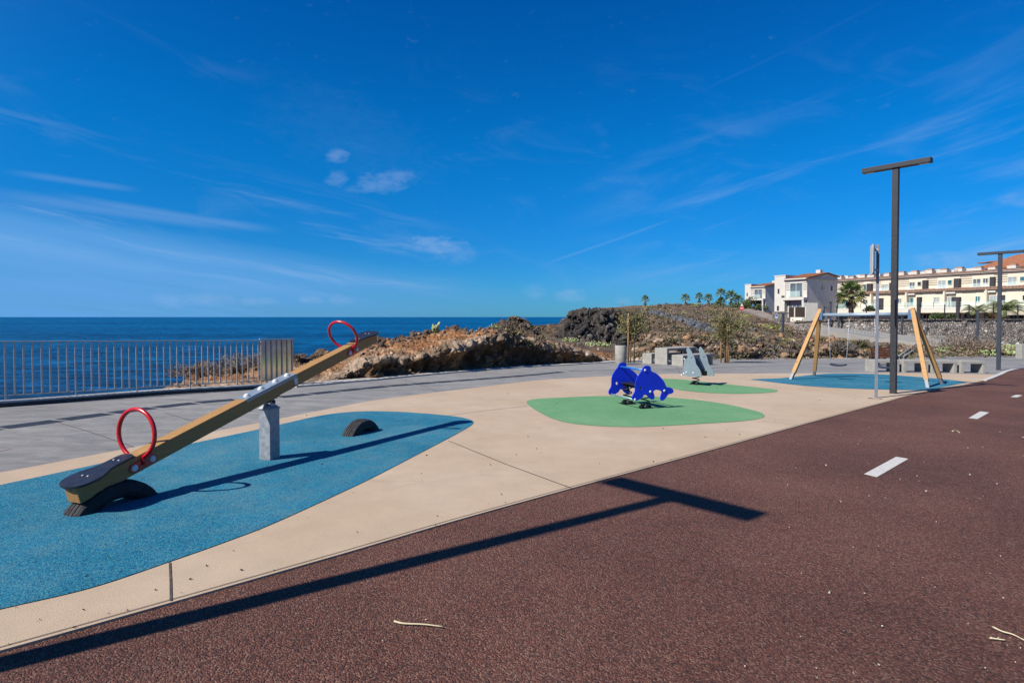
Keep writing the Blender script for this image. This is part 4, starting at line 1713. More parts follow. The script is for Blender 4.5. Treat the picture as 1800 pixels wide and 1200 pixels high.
# ------------------------------------------------------------------ promenade railing
r0, r1 = ground(0, 713), ground(455, 681.5)
fd = (r1 - r0)
fd.z = 0
fl = fd.length
fd.normalize()
ext = 2.4
f_o = r0 - fd * ext
flen = fl + ext
slope_f = (gz(r1.x, r1.y) - gz(r0.x, r0.y)) / fl
rail = thing('railing', 'pale steel bar railing along the kerb above the sea', 'railing', (f_o.x, f_o.y, gz(f_o.x, f_o.y) + .10), math.atan2(fd.y, fd.x))
RS = .131
RH = 1.07
npk = int(flen / RS)
panels = []
k = 0
post_every = 8
lean = .030


def zf(x):
    return slope_f * x


m = MB()
m.bar((0, lean, zf(0) + RH), (flen, lean, zf(flen) + RH), .055, .016)
m.build('top_rail', MAT['fence_steel'], rail)
i0 = 0
for k in range(npk + 1):
    x = flen - k * RS
    is_post = (k % post_every == 4)
    z0_ = -.06 if is_post else .075
    b = MB()
    pts = [(x, 0, zf(x) + z0_), (x, lean * .3, zf(x) + RH * .75), (x + .006, lean * .8, zf(x) + RH * .93), (x + .014, lean, zf(x) + RH - .004)]
    for i in range(3):
        b.bar(pts[i], pts[i + 1], .012, .027, (1, 0, 0))
    b.build('post' if is_post else 'picket', MAT['fence_steel'], rail)
    if is_post or k == npk:
        b = MB()
        xa, xb = flen - i0 * RS, x
        b.bar((xa - .04, 0, zf(xa) + .08), (xb + .03, 0, zf(xb) + .08), .014, .022)
        b.build('bottom_rail', MAT['fence_steel'], rail)
        i0 = k
# the short return at the end: flat polished blades that mirror the playground
e0, e1 = ground(458, 681), ground(511, 679)
ed_ = Vector((.66, .75, 0)).normalized()
rt = thing('railing_return', 'short end panel of the railing with polished flat bars mirroring the ground', 'railing', (e0.x, e0.y, gz(e0.x, e0.y) + .10), math.atan2(ed_.y, ed_.x))
Lr_ = .86
m = MB()
m.bar((-.02, 0, RH + .035), (Lr_ + .03, 0, RH + .012), .055, .018)
m.build('top_rail', MAT['fence_steel'], rt)
for k in range(7):
    x = .02 + (Lr_ - .04) * k / 6
    m = MB()
    m.bar((x, -.014, -.04 if k in (0, 6) else .06), (x, -.014, RH + .005), .012, .020, (1, 0, 0))
    m.build('picket', MAT['fence_steel'], rt)
m = MB()
m.box((Lr_ / 2, .02, RH / 2 + .03), (Lr_, .006, RH - .07))
m.build('mirror_plate', MAT['polished'], rt)
m = MB()
m.bar((0, -.014, .07), (Lr_, -.014, .05), .016, .022)
m.build('bottom_rail', MAT['fence_steel'], rt)

# ------------------------------------------------------------------ concrete bin, picnic table and benches
bw = ground(1091, 641)
bin_ = thing('litter_bin', 'round pale concrete litter bin beside the staked young tree', 'litter bin', bw)
m = MB()
m.lathe([(.245, 0), (.26, .02), (.26, .88), (.25, .90)], 28)
m.build('body', MAT['concrete'], bin_)
m = MB()
m.lathe([(.235, .90), (.235, .955), (.20, .96), (.19, .93)], 28)
m.build('rim', MAT['black'], bin_)


def portal(name, label, cat, P, ang, L, W, H, T, group=None, mat='concrete'):
    """a bench or table cast as two end slabs and a top slab"""
    t = thing(name, label, cat, P, ang, group)
    for x in (T / 2, L - T / 2):
        m = MB()
        m.box((x, 0, (H - T * .8) / 2 - .02), (T, W, H - T * .8 + .04))
        m.build('end_slab', MAT[mat], t, .01)
    m = MB()
    m.box((L / 2, 0, H - T * .4), (L, W, T * .8))
    m.build('top_slab', MAT[mat], t, .01)
    return t


pa = R(37)
wd = Vector((math.cos(pa), math.sin(pa), 0))
wn = Vector((-wd.y, wd.x, 0))
for (px, py, nm, lab, cat, W, H, L) in ((1200.5, 643.6, 'bench', 'concrete bench nearest the shark rider in front of the picnic table', 'bench', .62, .49, 2.3),
                                        (1172.5, 641.0, 'picnic_table', 'pale concrete picnic table between two concrete benches', 'table', .72, .77, 2.3),
                                        (1145, 639.4, 'bench', 'concrete bench behind the picnic table next to the litter bin', 'bench', .55, .49, 2.3)):
    P = ground(px, py)                 # the near right corner of the end slab
    c = P + wn * W / 2
    c.z = gz(c.x, c.y)
    portal(nm, lab, cat, c, pa, L, W, H, .13, 'concrete picnic furniture' if nm == 'bench' else None)
bx0, bx1 = ground(1533, 653.6), ground(1736, 656.2)
lab = ['leftmost low concrete block bench, behind the lamp post and sign pole', 'concrete block bench second from the left, behind the right swing legs', 'concrete block bench third from the left, seen past the rear swing leg', 'rightmost concrete block bench, nearest the second lamp post']
rowd = (bx1 - bx0)
rowd.z = 0
rl_ = rowd.length
rowd.normalize()
rn = Vector((-rowd.y, rowd.x, 0))
pit = rl_ / 4.0
for k in range(4):
    P = bx0 + rowd * (pit * k + .10) + rn * .32
    P.z = gz(P.x, P.y)
    portal('block_bench', lab[k], 'bench', P, math.atan2(rowd.y, rowd.x), pit - .16, .62, .50, .14, 'row of concrete block benches')

# slatted wooden bench behind
wb = ground(1556, 641.5)
b = thing('slatted_bench', 'brown slatted wooden bench behind the concrete block benches', 'bench', wb, R(8))
for k in range(4):
    m = MB()
    m.box((0, .20 + .03 * k, .50 + .115 * k), (1.25, .025, .095))
    m.build('back_slat', MAT['bench_wood'], b)
for k in range(4):
    m = MB()
    m.box((0, -.22 + .115 * k, .44), (1.25, .095, .025))
    m.build('seat_slat', MAT['bench_wood'], b)
for x in (-.55, .55):
    m = MB()
    m.box((x, 0, .21), (.06, .46, .42))
    m.bar((x, .20, .40), (x, .32, .92), .05, .03, (0, 1, 0))
    m.build('frame', MAT['black'], b)
pw = ground(1531, 640)
bo = thing('wooden_bollard', 'short dark wooden bollard left of the slatted bench', 'bollard', pw)
m = MB()
m.lathe([(.11, -.02), (.11, .58), (.09, .62), (.05, .63)], 12)
m.build('post', MAT['brown_wood'], bo)
# pale block at the right-hand margin
wbk = ground(1790, 630)
m = MB()
m.box((1.6, 0, .52), (3.2, .5, 1.04))
tag(m.build('concrete_wall', MAT['concrete'], None, .02, (wbk.x, wbk.y, wbk.z)), 'end of a pale concrete wall at the right margin', 'wall')

# ------------------------------------------------------------------ long apartment terrace on the right
YL, YR = 107.5, 80.0
fL, fR = at(1448, 560, YL), at(1800, 560, YR)
fdir = (fR - fL)
fdir.z = 0
FLEN = fdir.length
fdir.normalize()
fn = Vector((fdir.y, -fdir.x, 0))                 # out of the front, towards the camera and the sun
if fn.dot(CAM - fL) < 0:
    fn = -fn
BZ = 0.0
apt = thing('apartment_building', 'long cream apartment terrace with brown tiled roofs and chimneys', 'building', (fL.x, fL.y, BZ), math.atan2(fdir.y, fdir.x))
# local frame: x along the front (left to right in the picture), -y towards the viewer
ysg = -1 if Vector((-fdir.y, fdir.x, 0)).dot(fn) > 0 else 1


def fac(px, py, out=0.0):
    """front-plane coordinates (along, height) of a place in the photograph; out = metres in front of the main wall"""
    P0 = fL + fn * out
    d = ray(px, py)
    t = (P0 - CAM).dot(fn) / d.dot(fn)
    w = CAM + d * t
    return (w - fL).dot(fdir), w.z - BZ


FX1 = FLEN + 26.0
zE = np.mean([fac(1449, 490.5)[1], fac(1560, 490.7)[1], fac(1800, 475)[1]])
zE = fac(1700, 481)[1]
LOW = 2.6                                             # the lower storey stands in front of the upper one
zM = fac(1680, 511, LOW)[1]
zM2 = fac(1680, 505)[1]
TER = 4.6
zP1 = fac(1690, 539.5, TER)[1]
zP0 = fac(1690, 546.6, TER)[1]
zB = fac(1690, 561.8, TER)[1]
Y = lambda o: o * -ysg * -1                           # metres in front of the main wall -> local y


def fbox(mb, x0, x1, z0, z1, o0, o1):
    ya, yb = ysg * -o0, ysg * -o1
    mb.box(((x0 + x1) / 2, (ya + yb) / 2, (z0 + z1) / 2), (abs(x1 - x0), abs(yb - ya), abs(z1 - z0)))
    return mb


# main walls
m = MB()
fbox(m, 0, FX1, -8, zE, -9, 0)
wall_u = m.build('upper_wall', MAT['render_cream'], apt)
m = MB()
fbox(m, -1.4, FX1, -8, zM, -.3, LOW)
wall_l = m.build('lower_wall', MAT['render_cream'], apt)
m = MB()
fbox(m, -.4, FX1, zE - .02, zE + .26, -9.6, .35)
m.build('upper_cornice', MAT['trim'], apt)
m = MB()
fbox(m, -1.8, FX1, zM - .02, zM + .16, .0, LOW + .30)
m.build('lower_cornice', MAT['trim'], apt)


def roof(name, x0, x1, o0, z0, o1, z1, mat, parent, ribs=True):
    """a tiled slope from the eave (o0, z0) up to the ridge (o1, z1) with raised tile rows"""
    mb = MB()
    ya, yb = ysg * -o0, ysg * -o1
    mb.add([(x0, ya, z0), (x1, ya, z0), (x1, yb, z1), (x0, yb, z1), (x0, ya, z0 - .14), (x1, ya, z0 - .14), (x1, yb, z1 - .14), (x0, yb, z1 - .14)],
           [(0, 1, 2, 3), (7, 6, 5, 4), (0, 4, 5, 1), (1, 5, 6, 2), (2, 6, 7, 3), (3, 7, 4, 0)])
    o = mb.build(name, mat, parent)
    return o


rf = roof('upper_roof', -.5, FX1, .45, zE + .27, -4.6, zE + .62, MAT['tile_dull'], apt)
rl_o = roof('lower_roof', -1.9, FX1, LOW + .45, zM + .17, .02, zM2 - .12, MAT['tile_dull'], apt)
for rr_, o0, z0, o1, z1, mt in ((rf, .45, zE + .27, -4.6, zE + .62, 'tile_dull'), (rl_o, LOW + .45, zM + .17, .02, zM2 - .12, 'tile_dull')):
    x = -.3
    mb = MB()
    while x < 34:
        mb.tube([(x, ysg * -o0, z0 + .02), (x, ysg * -o1, z1 + .02)], .085, 6, cap=False)
        x += .42
    t_ = mb.build('tile_rows', MAT[mt], rr_)
    t_['kind'] = 'stuff'


def opening(name, x0, x1, z0, z1, out, mat, parent, frame_mat='trim', bars=1, depth=.09):
    """a window or door: frame proud of the wall, panes set in it"""
    mb = MB()
    w = .07
    fbox(mb, x0, x1, z1 - w, z1, out, out + depth)
    fbox(mb, x0, x1, z0, z0 + w, out, out + depth)
    fbox(mb, x0, x0 + w, z0 + w, z1 - w, out, out + depth)
    fbox(mb, x1 - w, x1, z0 + w, z1 - w, out, out + depth)
    for k in range(1, bars + 1):
        xx = x0 + (x1 - x0) * k / (bars + 1)
        fbox(mb, xx - .035, xx + .035, z0 + w, z1 - w, out, out + depth * .8)
    o = mb.build(name, MAT[frame_mat], parent)
    for k in range(bars + 1):
        a = x0 + (x1 - x0) * k / (bars + 1) + .04
        c = x0 + (x1 - x0) * (k + 1) / (bars + 1) - .04
        g = MB()
        fbox(g, a, c, z0 + .05, z1 - .05, out + .01, out + .035)
        g.build('pane', MAT[mat], o)
    return o


def prect(x0, y0, x1, y1, out):
    a, b = fac(x0, y0, out), fac(x1, y1, out)
    return min(a[0], b[0]), max(a[0], b[0]), min(a[1], b[1]), max(a[1], b[1])


def z6(x, y):
    return 1560 + x / 7.5, 440 + y / 7.5


def z6r(a, b, c, d):
    p, q = z6(a, b), z6(c, d)
    return p[0], p[1], q[0], q[1]


# upper storey
U = [(z6r(290, 418, 366, 508), 'window', 1), (z6r(396, 412, 450, 466), 'dark_glass', 0), (z6r(670, 398, 768, 494), 'curtain', 1), (z6r(795, 390, 856, 452), 'window_teal', 0),
     (z6r(1128, 376, 1232, 478), 'window', 1), (z6r(1258, 366, 1332, 436), 'window', 1), (z6r(1588, 350, 1708, 456), 'curtain', 1), (z6r(1746, 345, 1900, 402), 'window_teal', 1),
     ((1549, 500, 1562, 510), 'curtain', 1), ((1518, 499.5, 1523.5, 511), 'window', 0)]
for (x0, y0, x1, y1), mt, bars in U:
    a = prect(x0, y0, x1, y1, 0)
    opening('window', *a, 0.0, mt, apt, bars=bars)
for x0, y0, x1, y1 in (z6r(458, 394, 514, 512), z6r(872, 372, 944, 496), z6r(1346, 350, 1400, 480), (1523.5, 498.5, 1531, 512), (1563, 497, 1567, 510)):
    a = prect(x0, y0, x1, y1, .6)
    m = MB()
    fbox(m, *a, 0.0, .60)
    m.build('dark_screen', MAT['dark_panel'], apt)
for x0, y0, x1, y1 in (z6r(246, 470, 366, 510), z6r(636, 458, 800, 496), z6r(1088, 436, 1342, 492), z6r(1560, 420, 1712, 460), (1459, 509, 1473, 513), (1546, 506, 1562, 510.5)):
    a = prect(x0, y0, x1, y1, .75)
    m = MB()
    fbox(m, *a, .72, .75)
    g = m.build('balcony_glass', MAT['clear'], apt)
    m = MB()
    fbox(m, a[0], a[1], a[2] - .10, a[2], 0, .78)
    m.build('balcony_slab', MAT['trim'], g)
# grooves in the render of the upper wall
for (xa, xb) in ((1449, 1518), (1531, 1549), (1578, 1598), (1629, 1648), (1687, 1709), (1747, 1771)):
    for k in range(4):
        y = fac(xa, 496.5 + (xa < 1500) * .5, 0)[1]
        z = zE - .45 - .33 * k
        x0, x1 = fac(xa, 500)[0], fac(xb, 500)[0]
        m = MB()
        fbox(m, x0, x1, z - .045, z + .045, 0, .012)
        m.build('wall_groove', MAT['groove'], wall_u)
# lower storey
Lw = [(z6r(138, 632, 186, 702), 'window', 1), (z6r(252, 622, 346, 728), 'window_teal', 1), (z6r(608, 616, 686, 692), 'curtain', 1), (z6r(752, 612, 842, 738), 'curtain', 1),
      (z6r(1160, 602, 1226, 682), 'window_teal', 1), (z6r(1308, 598, 1446, 722), 'curtain', 2), (z6r(1778, 586, 1850, 672), 'dark_glass', 0),
      ((1464, 527.5, 1473.5, 535), 'curtain', 0), ((1517, 526.5, 1525.5, 534.5), 'window', 1), ((1480, 527, 1492, 541), 'window_teal', 1), ((1533, 526, 1545, 542), 'curtain', 1)]
for (x0, y0, x1, y1), mt, bars in Lw:
    a = prect(x0, y0, x1, y1, LOW)
    opening('window', *a, LOW, mt, apt, bars=bars)
for x0, y0, x1, y1 in (z6r(386, 622, 434, 748), z6r(846, 612, 900, 742), z6r(1490, 590, 1552, 675), (1545, 524, 1553, 544), (1443, 526, 1447, 545)):
    a = prect(x0, y0, x1, y1, LOW + .03)
    m = MB()
    fbox(m, *a, LOW, LOW + .06)
    m.build('dark_screen', MAT['dark_panel'], apt)
for x0, y0, x1, y1 in (z6r(234, 566, 250, 745), z6r(734, 556, 750, 742), z6r(1288, 546, 1304, 740), (1529, 520, 1531, 545)):
    a = prect(x0, y0, x1, y1, LOW + .7)
    m = MB()
    fbox(m, a[0], a[1], zP1 - .5, zM - .03, LOW, LOW + .70)
    m.build('wall_fin', MAT['render_cream'], apt)
for k in range(9):
    x = fac(1462, 520, LOW)[0] + k * 3.6
    m = MB()
    fbox(m, x - .9, x + .9, zM - .42, zM - .34, LOW, LOW + .012)
    m.build('wall_groove', MAT['groove'], wall_l)
for px0, px1 in ((1593, 1610), (1660, 1681), (1732, 1752)):
    x0, x1 = fac(px0, 520, LOW)[0], fac(px1, 520, LOW)[0]
    m = MB()
    fbox(m, x0, x1, zM - .42, zM - .18, LOW, LOW + .4)
    m.build('canopy', MAT['trim'], apt)
# terrace: parapet, glass and the storey under it
xt0 = fac(1452, 550, TER)[0]
gaps = [(xt0, fac(1498, 545, TER)[0]), (fac(1512, 545, TER)[0], fac(1543, 545, TER)[0]), (fac(1566, 545, TER)[0], fac(1612, 545, TER)[0]), (fac(1614, 545, TER)[0], fac(1683, 545, TER)[0]), (fac(1685, 545, TER)[0], FX1)]
for a, b in gaps:
    m = MB()
    fbox(m, a, b, zP0, zP1, TER - .2, TER)
    m.build('terrace_parapet', MAT['trim'], apt)
    m = MB()
    fbox(m, a, b, zP1, zP1 + .85, TER - .12, TER - .09)
    g = m.build('terrace_glass', MAT['clear'], apt)
    x = a
    while x < min(b, 40):
        m = MB()
        fbox(m, x, x + .05, zP1, zP1 + .88, TER - .08, TER - .04)
        m.build('glass_post', MAT['dark_panel'], g)
        x += 2.1
m = MB()
fbox(m, xt0, FX1, zP0 - .22, zP0, LOW, TER + .08)
m.build('terrace_slab', MAT['render_cream'], apt)
m = MB()
fbox(m, xt0, FX1, -8, zP0 - .22, LOW, LOW + .5)
m.build('basement_wall', MAT['render_cream'], apt)
for x0, y0, x1, y1, mt in ((*z6r(470, 838, 620, 900), 'dark_glass'), (*z6r(640, 838, 880, 900), 'dark_panel'), (*z6r(1008, 822, 1160, 898), 'dark_glass'), (*z6r(1265, 820, 1335, 900), 'window'), (*z6r(1340, 825, 1440, 900), 'dark_glass'),
                           (*z6r(1610, 850, 1800, 905), 'window'), (1463, 548, 1495, 559, 'dark_panel'), (1512, 548, 1540, 559, 'dark_panel'), (1568, 550, 1600, 560, 'dark_glass')):
    a = prect(x0, y0, x1, y1, LOW + .5)
    opening('window', *a, LOW + .5, mt, apt, bars=2 if x1 - x0 > 12 else 1)
m = MB()
a = prect(*z6r(1540, 808, 1900, 850), TER + .6)
fbox(m, *a, TER + .1, TER + 1.2)
m.build('awning', MAT['awning'], apt)
for px0 in (1613, 1682):
    a = prect(px0 - 1.5, 522, px0 + 3.5, 560, TER + .3)
    m = MB()
    fbox(m, a[0], a[1], -3, a[3], TER - .3, TER + .3)
    m.build('dark_pillar', MAT['dark_panel'], apt)
# chimneys
ch = [(1458.5, 487), (1471, 488), (1476.5, 486.5), (1499, 487), (1518, 484.5), (1533, 483.5), (1561, 481.5), (1586, 479.5), (1608, 478), (1626, 477.8), (1635, 475), (1660, 474.5), (1681.5, 474.2), (1687.5, 472), (1720, 471.5), (1746, 470.5), (1781, 467)]
for i, (px, py) in enumerate(ch):
    x, z = fac(px, py, -2.2)
    m = MB()
    w_ = .46 + .07 * ((i * 7) % 3)
    fbox(m, x - w_, x + w_, zE + .5, z, -2.9, -1.7)
    c = m.build('chimney', MAT['render_white'], apt)
    m = MB()
    fbox(m, x - w_ * .8, x + w_ * .8, z, z + .24, -2.7, -1.9)
    m.build('chimney_cap', MAT['tile_dull'], c)
for a, b in ((1477, 1492), (1505, 1516), (1537, 1548), (1566, 1583), (1590, 1604), (1641, 1655), (1698, 1716)):
    x0, x1 = fac(a, 488, -3.6)[0], fac(b, 488, -3.6)[0]
    m = MB()
    fbox(m, x0, x1, zE + .4, zE + 1.05 + .15 * ((a * 3) % 2), -4.4, -3.4)
    m.build('roof_wall', MAT['render_white'], apt)
# the higher block with an orange roof behind, at the right
hb = thing('upper_building', 'higher building with an orange tiled roof behind the long terrace', 'building', (fL.x, fL.y, BZ), math.atan2(fdir.y, fdir.x))
OB = -12.0
x0, z0 = fac(1722, 476, OB)
m = MB()
fbox(m, x0, x0 + 60, -4, z0 + .4, OB - 9, OB)
m.build('wall', MAT['render_cream'], hb)
x1, z1 = fac(1733, 465, OB - 4)
mb = MB()
ya, yb = ysg * -(OB + .5), ysg * -(OB - 5)
mb.add([(x0 - .6, ya, z0 + .4), (x0 + 60, ya, z0 + .4), (x0 + 60, yb, z0 + 2.7), (x0 + 3.0, yb, z0 + 2.7), (x0 - .6, ya, z0 + .2), (x0 + 60, ya, z0 + .2), (x0 + 60, yb, z0 + 2.5), (x0 + 3.0, yb, z0 + 2.5)],
       [(0, 1, 2, 3), (7, 6, 5, 4), (0, 4, 5, 1), (1, 5, 6, 2), (2, 6, 7, 3), (3, 7, 4, 0)])
rr_ = mb.build('roof', MAT['tile'], hb)
for px, py in ((1730, 462.5), (1747, 460.5), (1777, 460)):
    x, z = fac(px, py, OB - 4)
    m = MB()
    fbox(m, x - .55, x + .55, z0 + 1.5, z, OB - 4.6, OB - 3.4)
    c = m.build('chimney', MAT['render_white'], rr_)
    m = MB()
    fbox(m, x - .75, x + .75, z, z + .12, OB - 4.8, OB - 3.2)
    m.build('chimney_cap', MAT['tile'], c)


def dish(P, r, label, mat):
    t = thing('satellite_dish', label, 'satellite dish', P, 0)
    mb = MB(Matrix.Rotation(R(205), 4, 'Z') @ Matrix.Rotation(R(62), 4, 'Y'))
    mb.lathe([(.05, 0), (r * .5, .06 * r * 2), (r * .85, .16 * r * 2), (r, .24 * r * 2), (r * .98, .26 * r * 2), (r * .5, .1 * r * 2), (.04, .05)], 18)
    mb.build('reflector', mat, t)
    mb = MB()
    mb.tube([(0, 0, -1.0), (0, 0, 0)], .06, 8)
    mb.build('mast', MAT['galv'], t)
    return t


p = at(1444, 489, 100)
dish(p, .82, 'white satellite dish on the roof of the white house', MAT['sign_white'])
p = at(1433.5, 488, 99)
dish(p, .62, 'dark satellite dish left of the white one on the house roof', MAT['render_lifted'])
p = at(1795, 460, 97)
dish(p, 1.0, 'white satellite dish on the orange tiled roof at far right', MAT['sign_white'])


# ------------------------------------------------------------------ two detached houses
def house(base, k, label, X):
    """k = metres per pixel; X carries pixel marks of this house"""
    ang = R(-60)                                     # the front faces the sun
    fx = Vector((math.cos(ang), math.sin(ang), 0))   # along the front, left to right
    sx = Vector((-fx.y, fx.x, 0))                    # along the right side, away from the camera
    t = thing('house', label, 'house', base, ang)
    W, D, H, TW = X['W'], X['D'], X['H'], X['TW']
    m = MB()
    m.box((W / 2 + TW / 2, D / 2, H / 2 - 1), (W - TW, D, H + 2))
    m.build('side_wall', MAT['render_lifted'], t)  # same render as the front, colour lifted to brighten this shaded side
    m = MB()
    m.box((TW / 2, D * .30 - .3, (H + .55) / 2 - 1), (TW, D * .6, H + .55 + 2))
    m.build('tower_wall', MAT['render_white'], t)
    # white skin of the front
    m = MB()
    m.box((W / 2 + TW / 2, -.10, H * .72), (W - TW + .02, .2, H * .56))
    fr = m.build('front_wall', MAT['render_white'], t)
    m = MB()
    m.box((W / 2 + TW / 2, -.55, H * .46), (W - TW, 1.1, .42))
    m.build('balcony_slab', MAT['render_white'], t)
    m = MB()
    m.box((W - .22, -.85, H * .22 - .5), (.36, .36, H * .44 + 1.0))
    m.build('porch_column', MAT['render_white'], t)
    m = MB()
    m.box((TW + .16, -.5, H * .22 - .5), (.26, .9, H * .44 + 1.0))
    m.build('porch_wall', MAT['render_white'], t)
    # upper window with its grooves, ground-floor glazing
    cx = TW + (W - TW) * .5
    m = MB()
    for a, b in ((cx - 1.15, cx - 1.08), (cx + 1.08, cx + 1.15), (cx - .04, cx + .04)):
        m.box(((a + b) / 2, -.225, H * .70), (b - a, .05, H * .36))
    m.box((cx, -.225, H * .88), (2.3, .05, .09))
    w = m.build('window', MAT['trim'], t)
    for s_ in (-1, 1):
        m = MB()
        m.box((cx + s_ * .56, -.212, H * .70), (1.04, .02, H * .36))
        m.build('pane', MAT['window'], w)
    m = MB()
    m.box((cx, -1.06, H * .585), (2.5, .03, H * .15))
    m.build('balcony_glass', MAT['clear'], t)
    for s_ in (-1, 1):
        for j in range(4):
            m = MB()
            m.box((cx + s_ * (W - TW + 2.3) / 4 * 1.02, -.207, H * (.87 - .055 * j)), ((W - TW - 2.4) / 2 * .86, .02, .075))
            m.build('wall_groove', MAT['groove'], fr)
    m = MB()
    m.box((cx, -.06, H * .20), (W - TW - 1.1, .12, H * .38))
    gd = m.build('glazed_door', MAT['window'], t)
    for j in range(5):
        m = MB()
        m.box((TW + .55 + (W - TW - 1.1) * j / 4, -.135, H * .20), (.06, .03, H * .38))
        m.build('door_frame', MAT['trim'], gd)
    # tower windows
    for x, z, w_, h_ in ((TW * .38, H * .68, .34, .85), (TW * .34, H * .22, .40, .85), (TW * .80, H * .53, .6, .32)):
        m = MB()
        m.box((x, -.315, z), (w_ + .12, .03, h_ + .12))
        f = m.build('window', MAT['trim'], t)
        m = MB()
        m.box((x, -.335, z), (w_, .02, h_))
        m.build('pane', MAT['dark_glass'], f)
    for y, z in ((D * .48, H * .77), (D * .80, H * .75)):
        m = MB()
        m.box((W + .012, y, z), (.03, .42, .85))
        m.build('window', MAT['dark_glass'], t)
    # roof: a tiled slope rising from the front, gable in shade on the right
    RH_ = X['RH']
    yr = D * .62
    mb = MB()
    mb.add([(TW * .9, -.5, H), (W + .35, -.5, H), (W + .35, yr, H + RH_), (TW * .9, yr, H + RH_), (W + .35, D + .2, H + RH_ * .5), (TW * .9, D + .2, H + RH_ * .5),
            (TW * .9, -.5, H - .16), (W + .35, -.5, H - .16), (W + .35, yr, H + RH_ - .16), (TW * .9, yr, H + RH_ - .16), (W + .35, D + .2, H + RH_ * .5 - .16), (TW * .9, D + .2, H + RH_ * .5 - .16)],
           [(0, 1, 2, 3), (3, 2, 4, 5), (6, 9, 8, 7), (9, 11, 10, 8), (0, 6, 7, 1), (1, 7, 8, 2), (2, 8, 10, 4), (4, 10, 11, 5), (3, 9, 6, 0), (5, 11, 9, 3)])
    rf_ = mb.build('roof', MAT['tile'], t)
    m = MB()
    m.prism([(-.1, H - .02), (D, H - .02), (D, H + RH_ * .46), (yr, H + RH_ - .17)], TW + .1, W, Matrix(((0, 0, 1, 0), (1, 0, 0, 0), (0, 1, 0, 0), (0, 0, 0, 1))))
    m.build('gable', MAT['render_lifted'], t)
    m = MB()
    m.box((W + .08, D * .45, H - .10), (.34, D * 1.1, .17))
    m.build('side_cornice', MAT['trim'], t)
    m = MB()
    m.box((W / 2 + TW / 2, -.42, H - .12), (W - TW + .5, .34, .20))
    m.build('front_cornice', MAT['trim'], t)
    m = MB()
    m.box((TW / 2, D * .3 - .3, H + .63), (TW + .12, D * .6 + .12, .16))
    m.build('tower_coping', MAT['trim'], t)
    mb = MB()
    x = TW * .9 + .2
    while x < W + .3:
        mb.tube([(x, -.5, H + .02), (x, yr, H + RH_ + .02)], .09, 6, cap=False)
        x += .42
    t_ = mb.build('tile_rows', MAT['tile'], rf_)
    t_['kind'] = 'stuff'
    m = MB()
    m.box((W * .80, yr - .2, H + RH_ + .2), (.8, .7, .7))
    m.build('chimney', MAT['render_white'], t)
    return t


b2 = at(1363, 556, 101.0)
house(b2, .1, 'white two-storey house with orange tiled roof nearest the apartment terrace', dict(W=6.0, D=8.6, H=6.5, TW=2.1, RH=1.05))
b1 = at(1310.5, 546.5, 150.0)
house(b1, .15, 'smaller white house half hidden by shrubs at the top of the track', dict(W=6.0, D=8.4, H=6.3, TW=1.9, RH=1.0))
# low side porch and white garden wall right of the nearer house
pw_ = at(1430, 556, 97.0)
m = MB()
m.box((0, 0, .0), (2.2, .25, 4.4))
tag(m.build('garden_wall', MAT['render_white'], None, 0, (at(1424.5, 556, 92).x, 92, at(1424.5, 556, 92).z)), 'short white garden wall between the house and the terrace', 'wall')

# ------------------------------------------------------------------ dry-stone retaining wall under the terrace
wl = [(1398, 566.5, 582, 78), (1430, 564.5, 587, 75.5), (1470, 563, 592, 73), (1520, 562.6, 597, 71), (1560, 562.3, 599, 70), (1640, 562, 603, 70), (1720, 561.9, 606, 70), (1800, 561.8, 608, 70), (1900, 561.8, 610, 70), (2020, 561.8, 612, 70)]
V, F = [], []
tops, bots = [], []
for i in range(len(wl) - 1):
    a, b = wl[i], wl[i + 1]
    n = 26
    for k in range(n + (i == len(wl) - 2)):
        f = k / n
        px = a[0] + (b[0] - a[0]) * f
        Yd = a[3] + (b[3] - a[3]) * f
        tops.append(at(px, a[1] + (b[1] - a[1]) * f, Yd + 1.0))
        bots.append(at(px, a[2] + (b[2] - a[2]) * f + 6, Yd))
NV = 14
for tp_, bt in zip(tops, bots):
    for j in range(NV):
        V.append(tuple(bt.lerp(tp_, j / (NV - 1))))
    V.append((tp_.x + .1, tp_.y + 1.2, tp_.z))
V = np.array(V)
w1_, w1b_, wc_ = worley(V * np.array([1.5, 1.5, 1.9]), 55)
V[:, 1] -= (wc_ - .5) * .26 + (.4 - w1_) * .18
V[:, 2] += (wc_ - .5) * .12 * (np.arange(len(V)) % (NV + 1) >= NV - 1)
ii = np.arange(len(tops) * (NV + 1)).reshape(len(tops), NV + 1)
F = np.stack([ii[:-1, :-1].ravel(), ii[1:, :-1].ravel(), ii[1:, 1:].ravel(), ii[:-1, 1:].ravel()], 1)
sw_ = np_mesh('retaining_wall', V, F, MAT['stone_wall'])
tag(sw_, 'long rough stone retaining wall below the apartment terrace', 'wall')
m = MB()
for i in range(0, len(tops) - 26, 26):
    a, b = tops[i], tops[i + 26]
    m.bar((a.x, a.y + .1, a.z + .04), (b.x, b.y + .1, b.z + .04), .5, .12)
m.build('coping', MAT['stone_wall'], sw_)
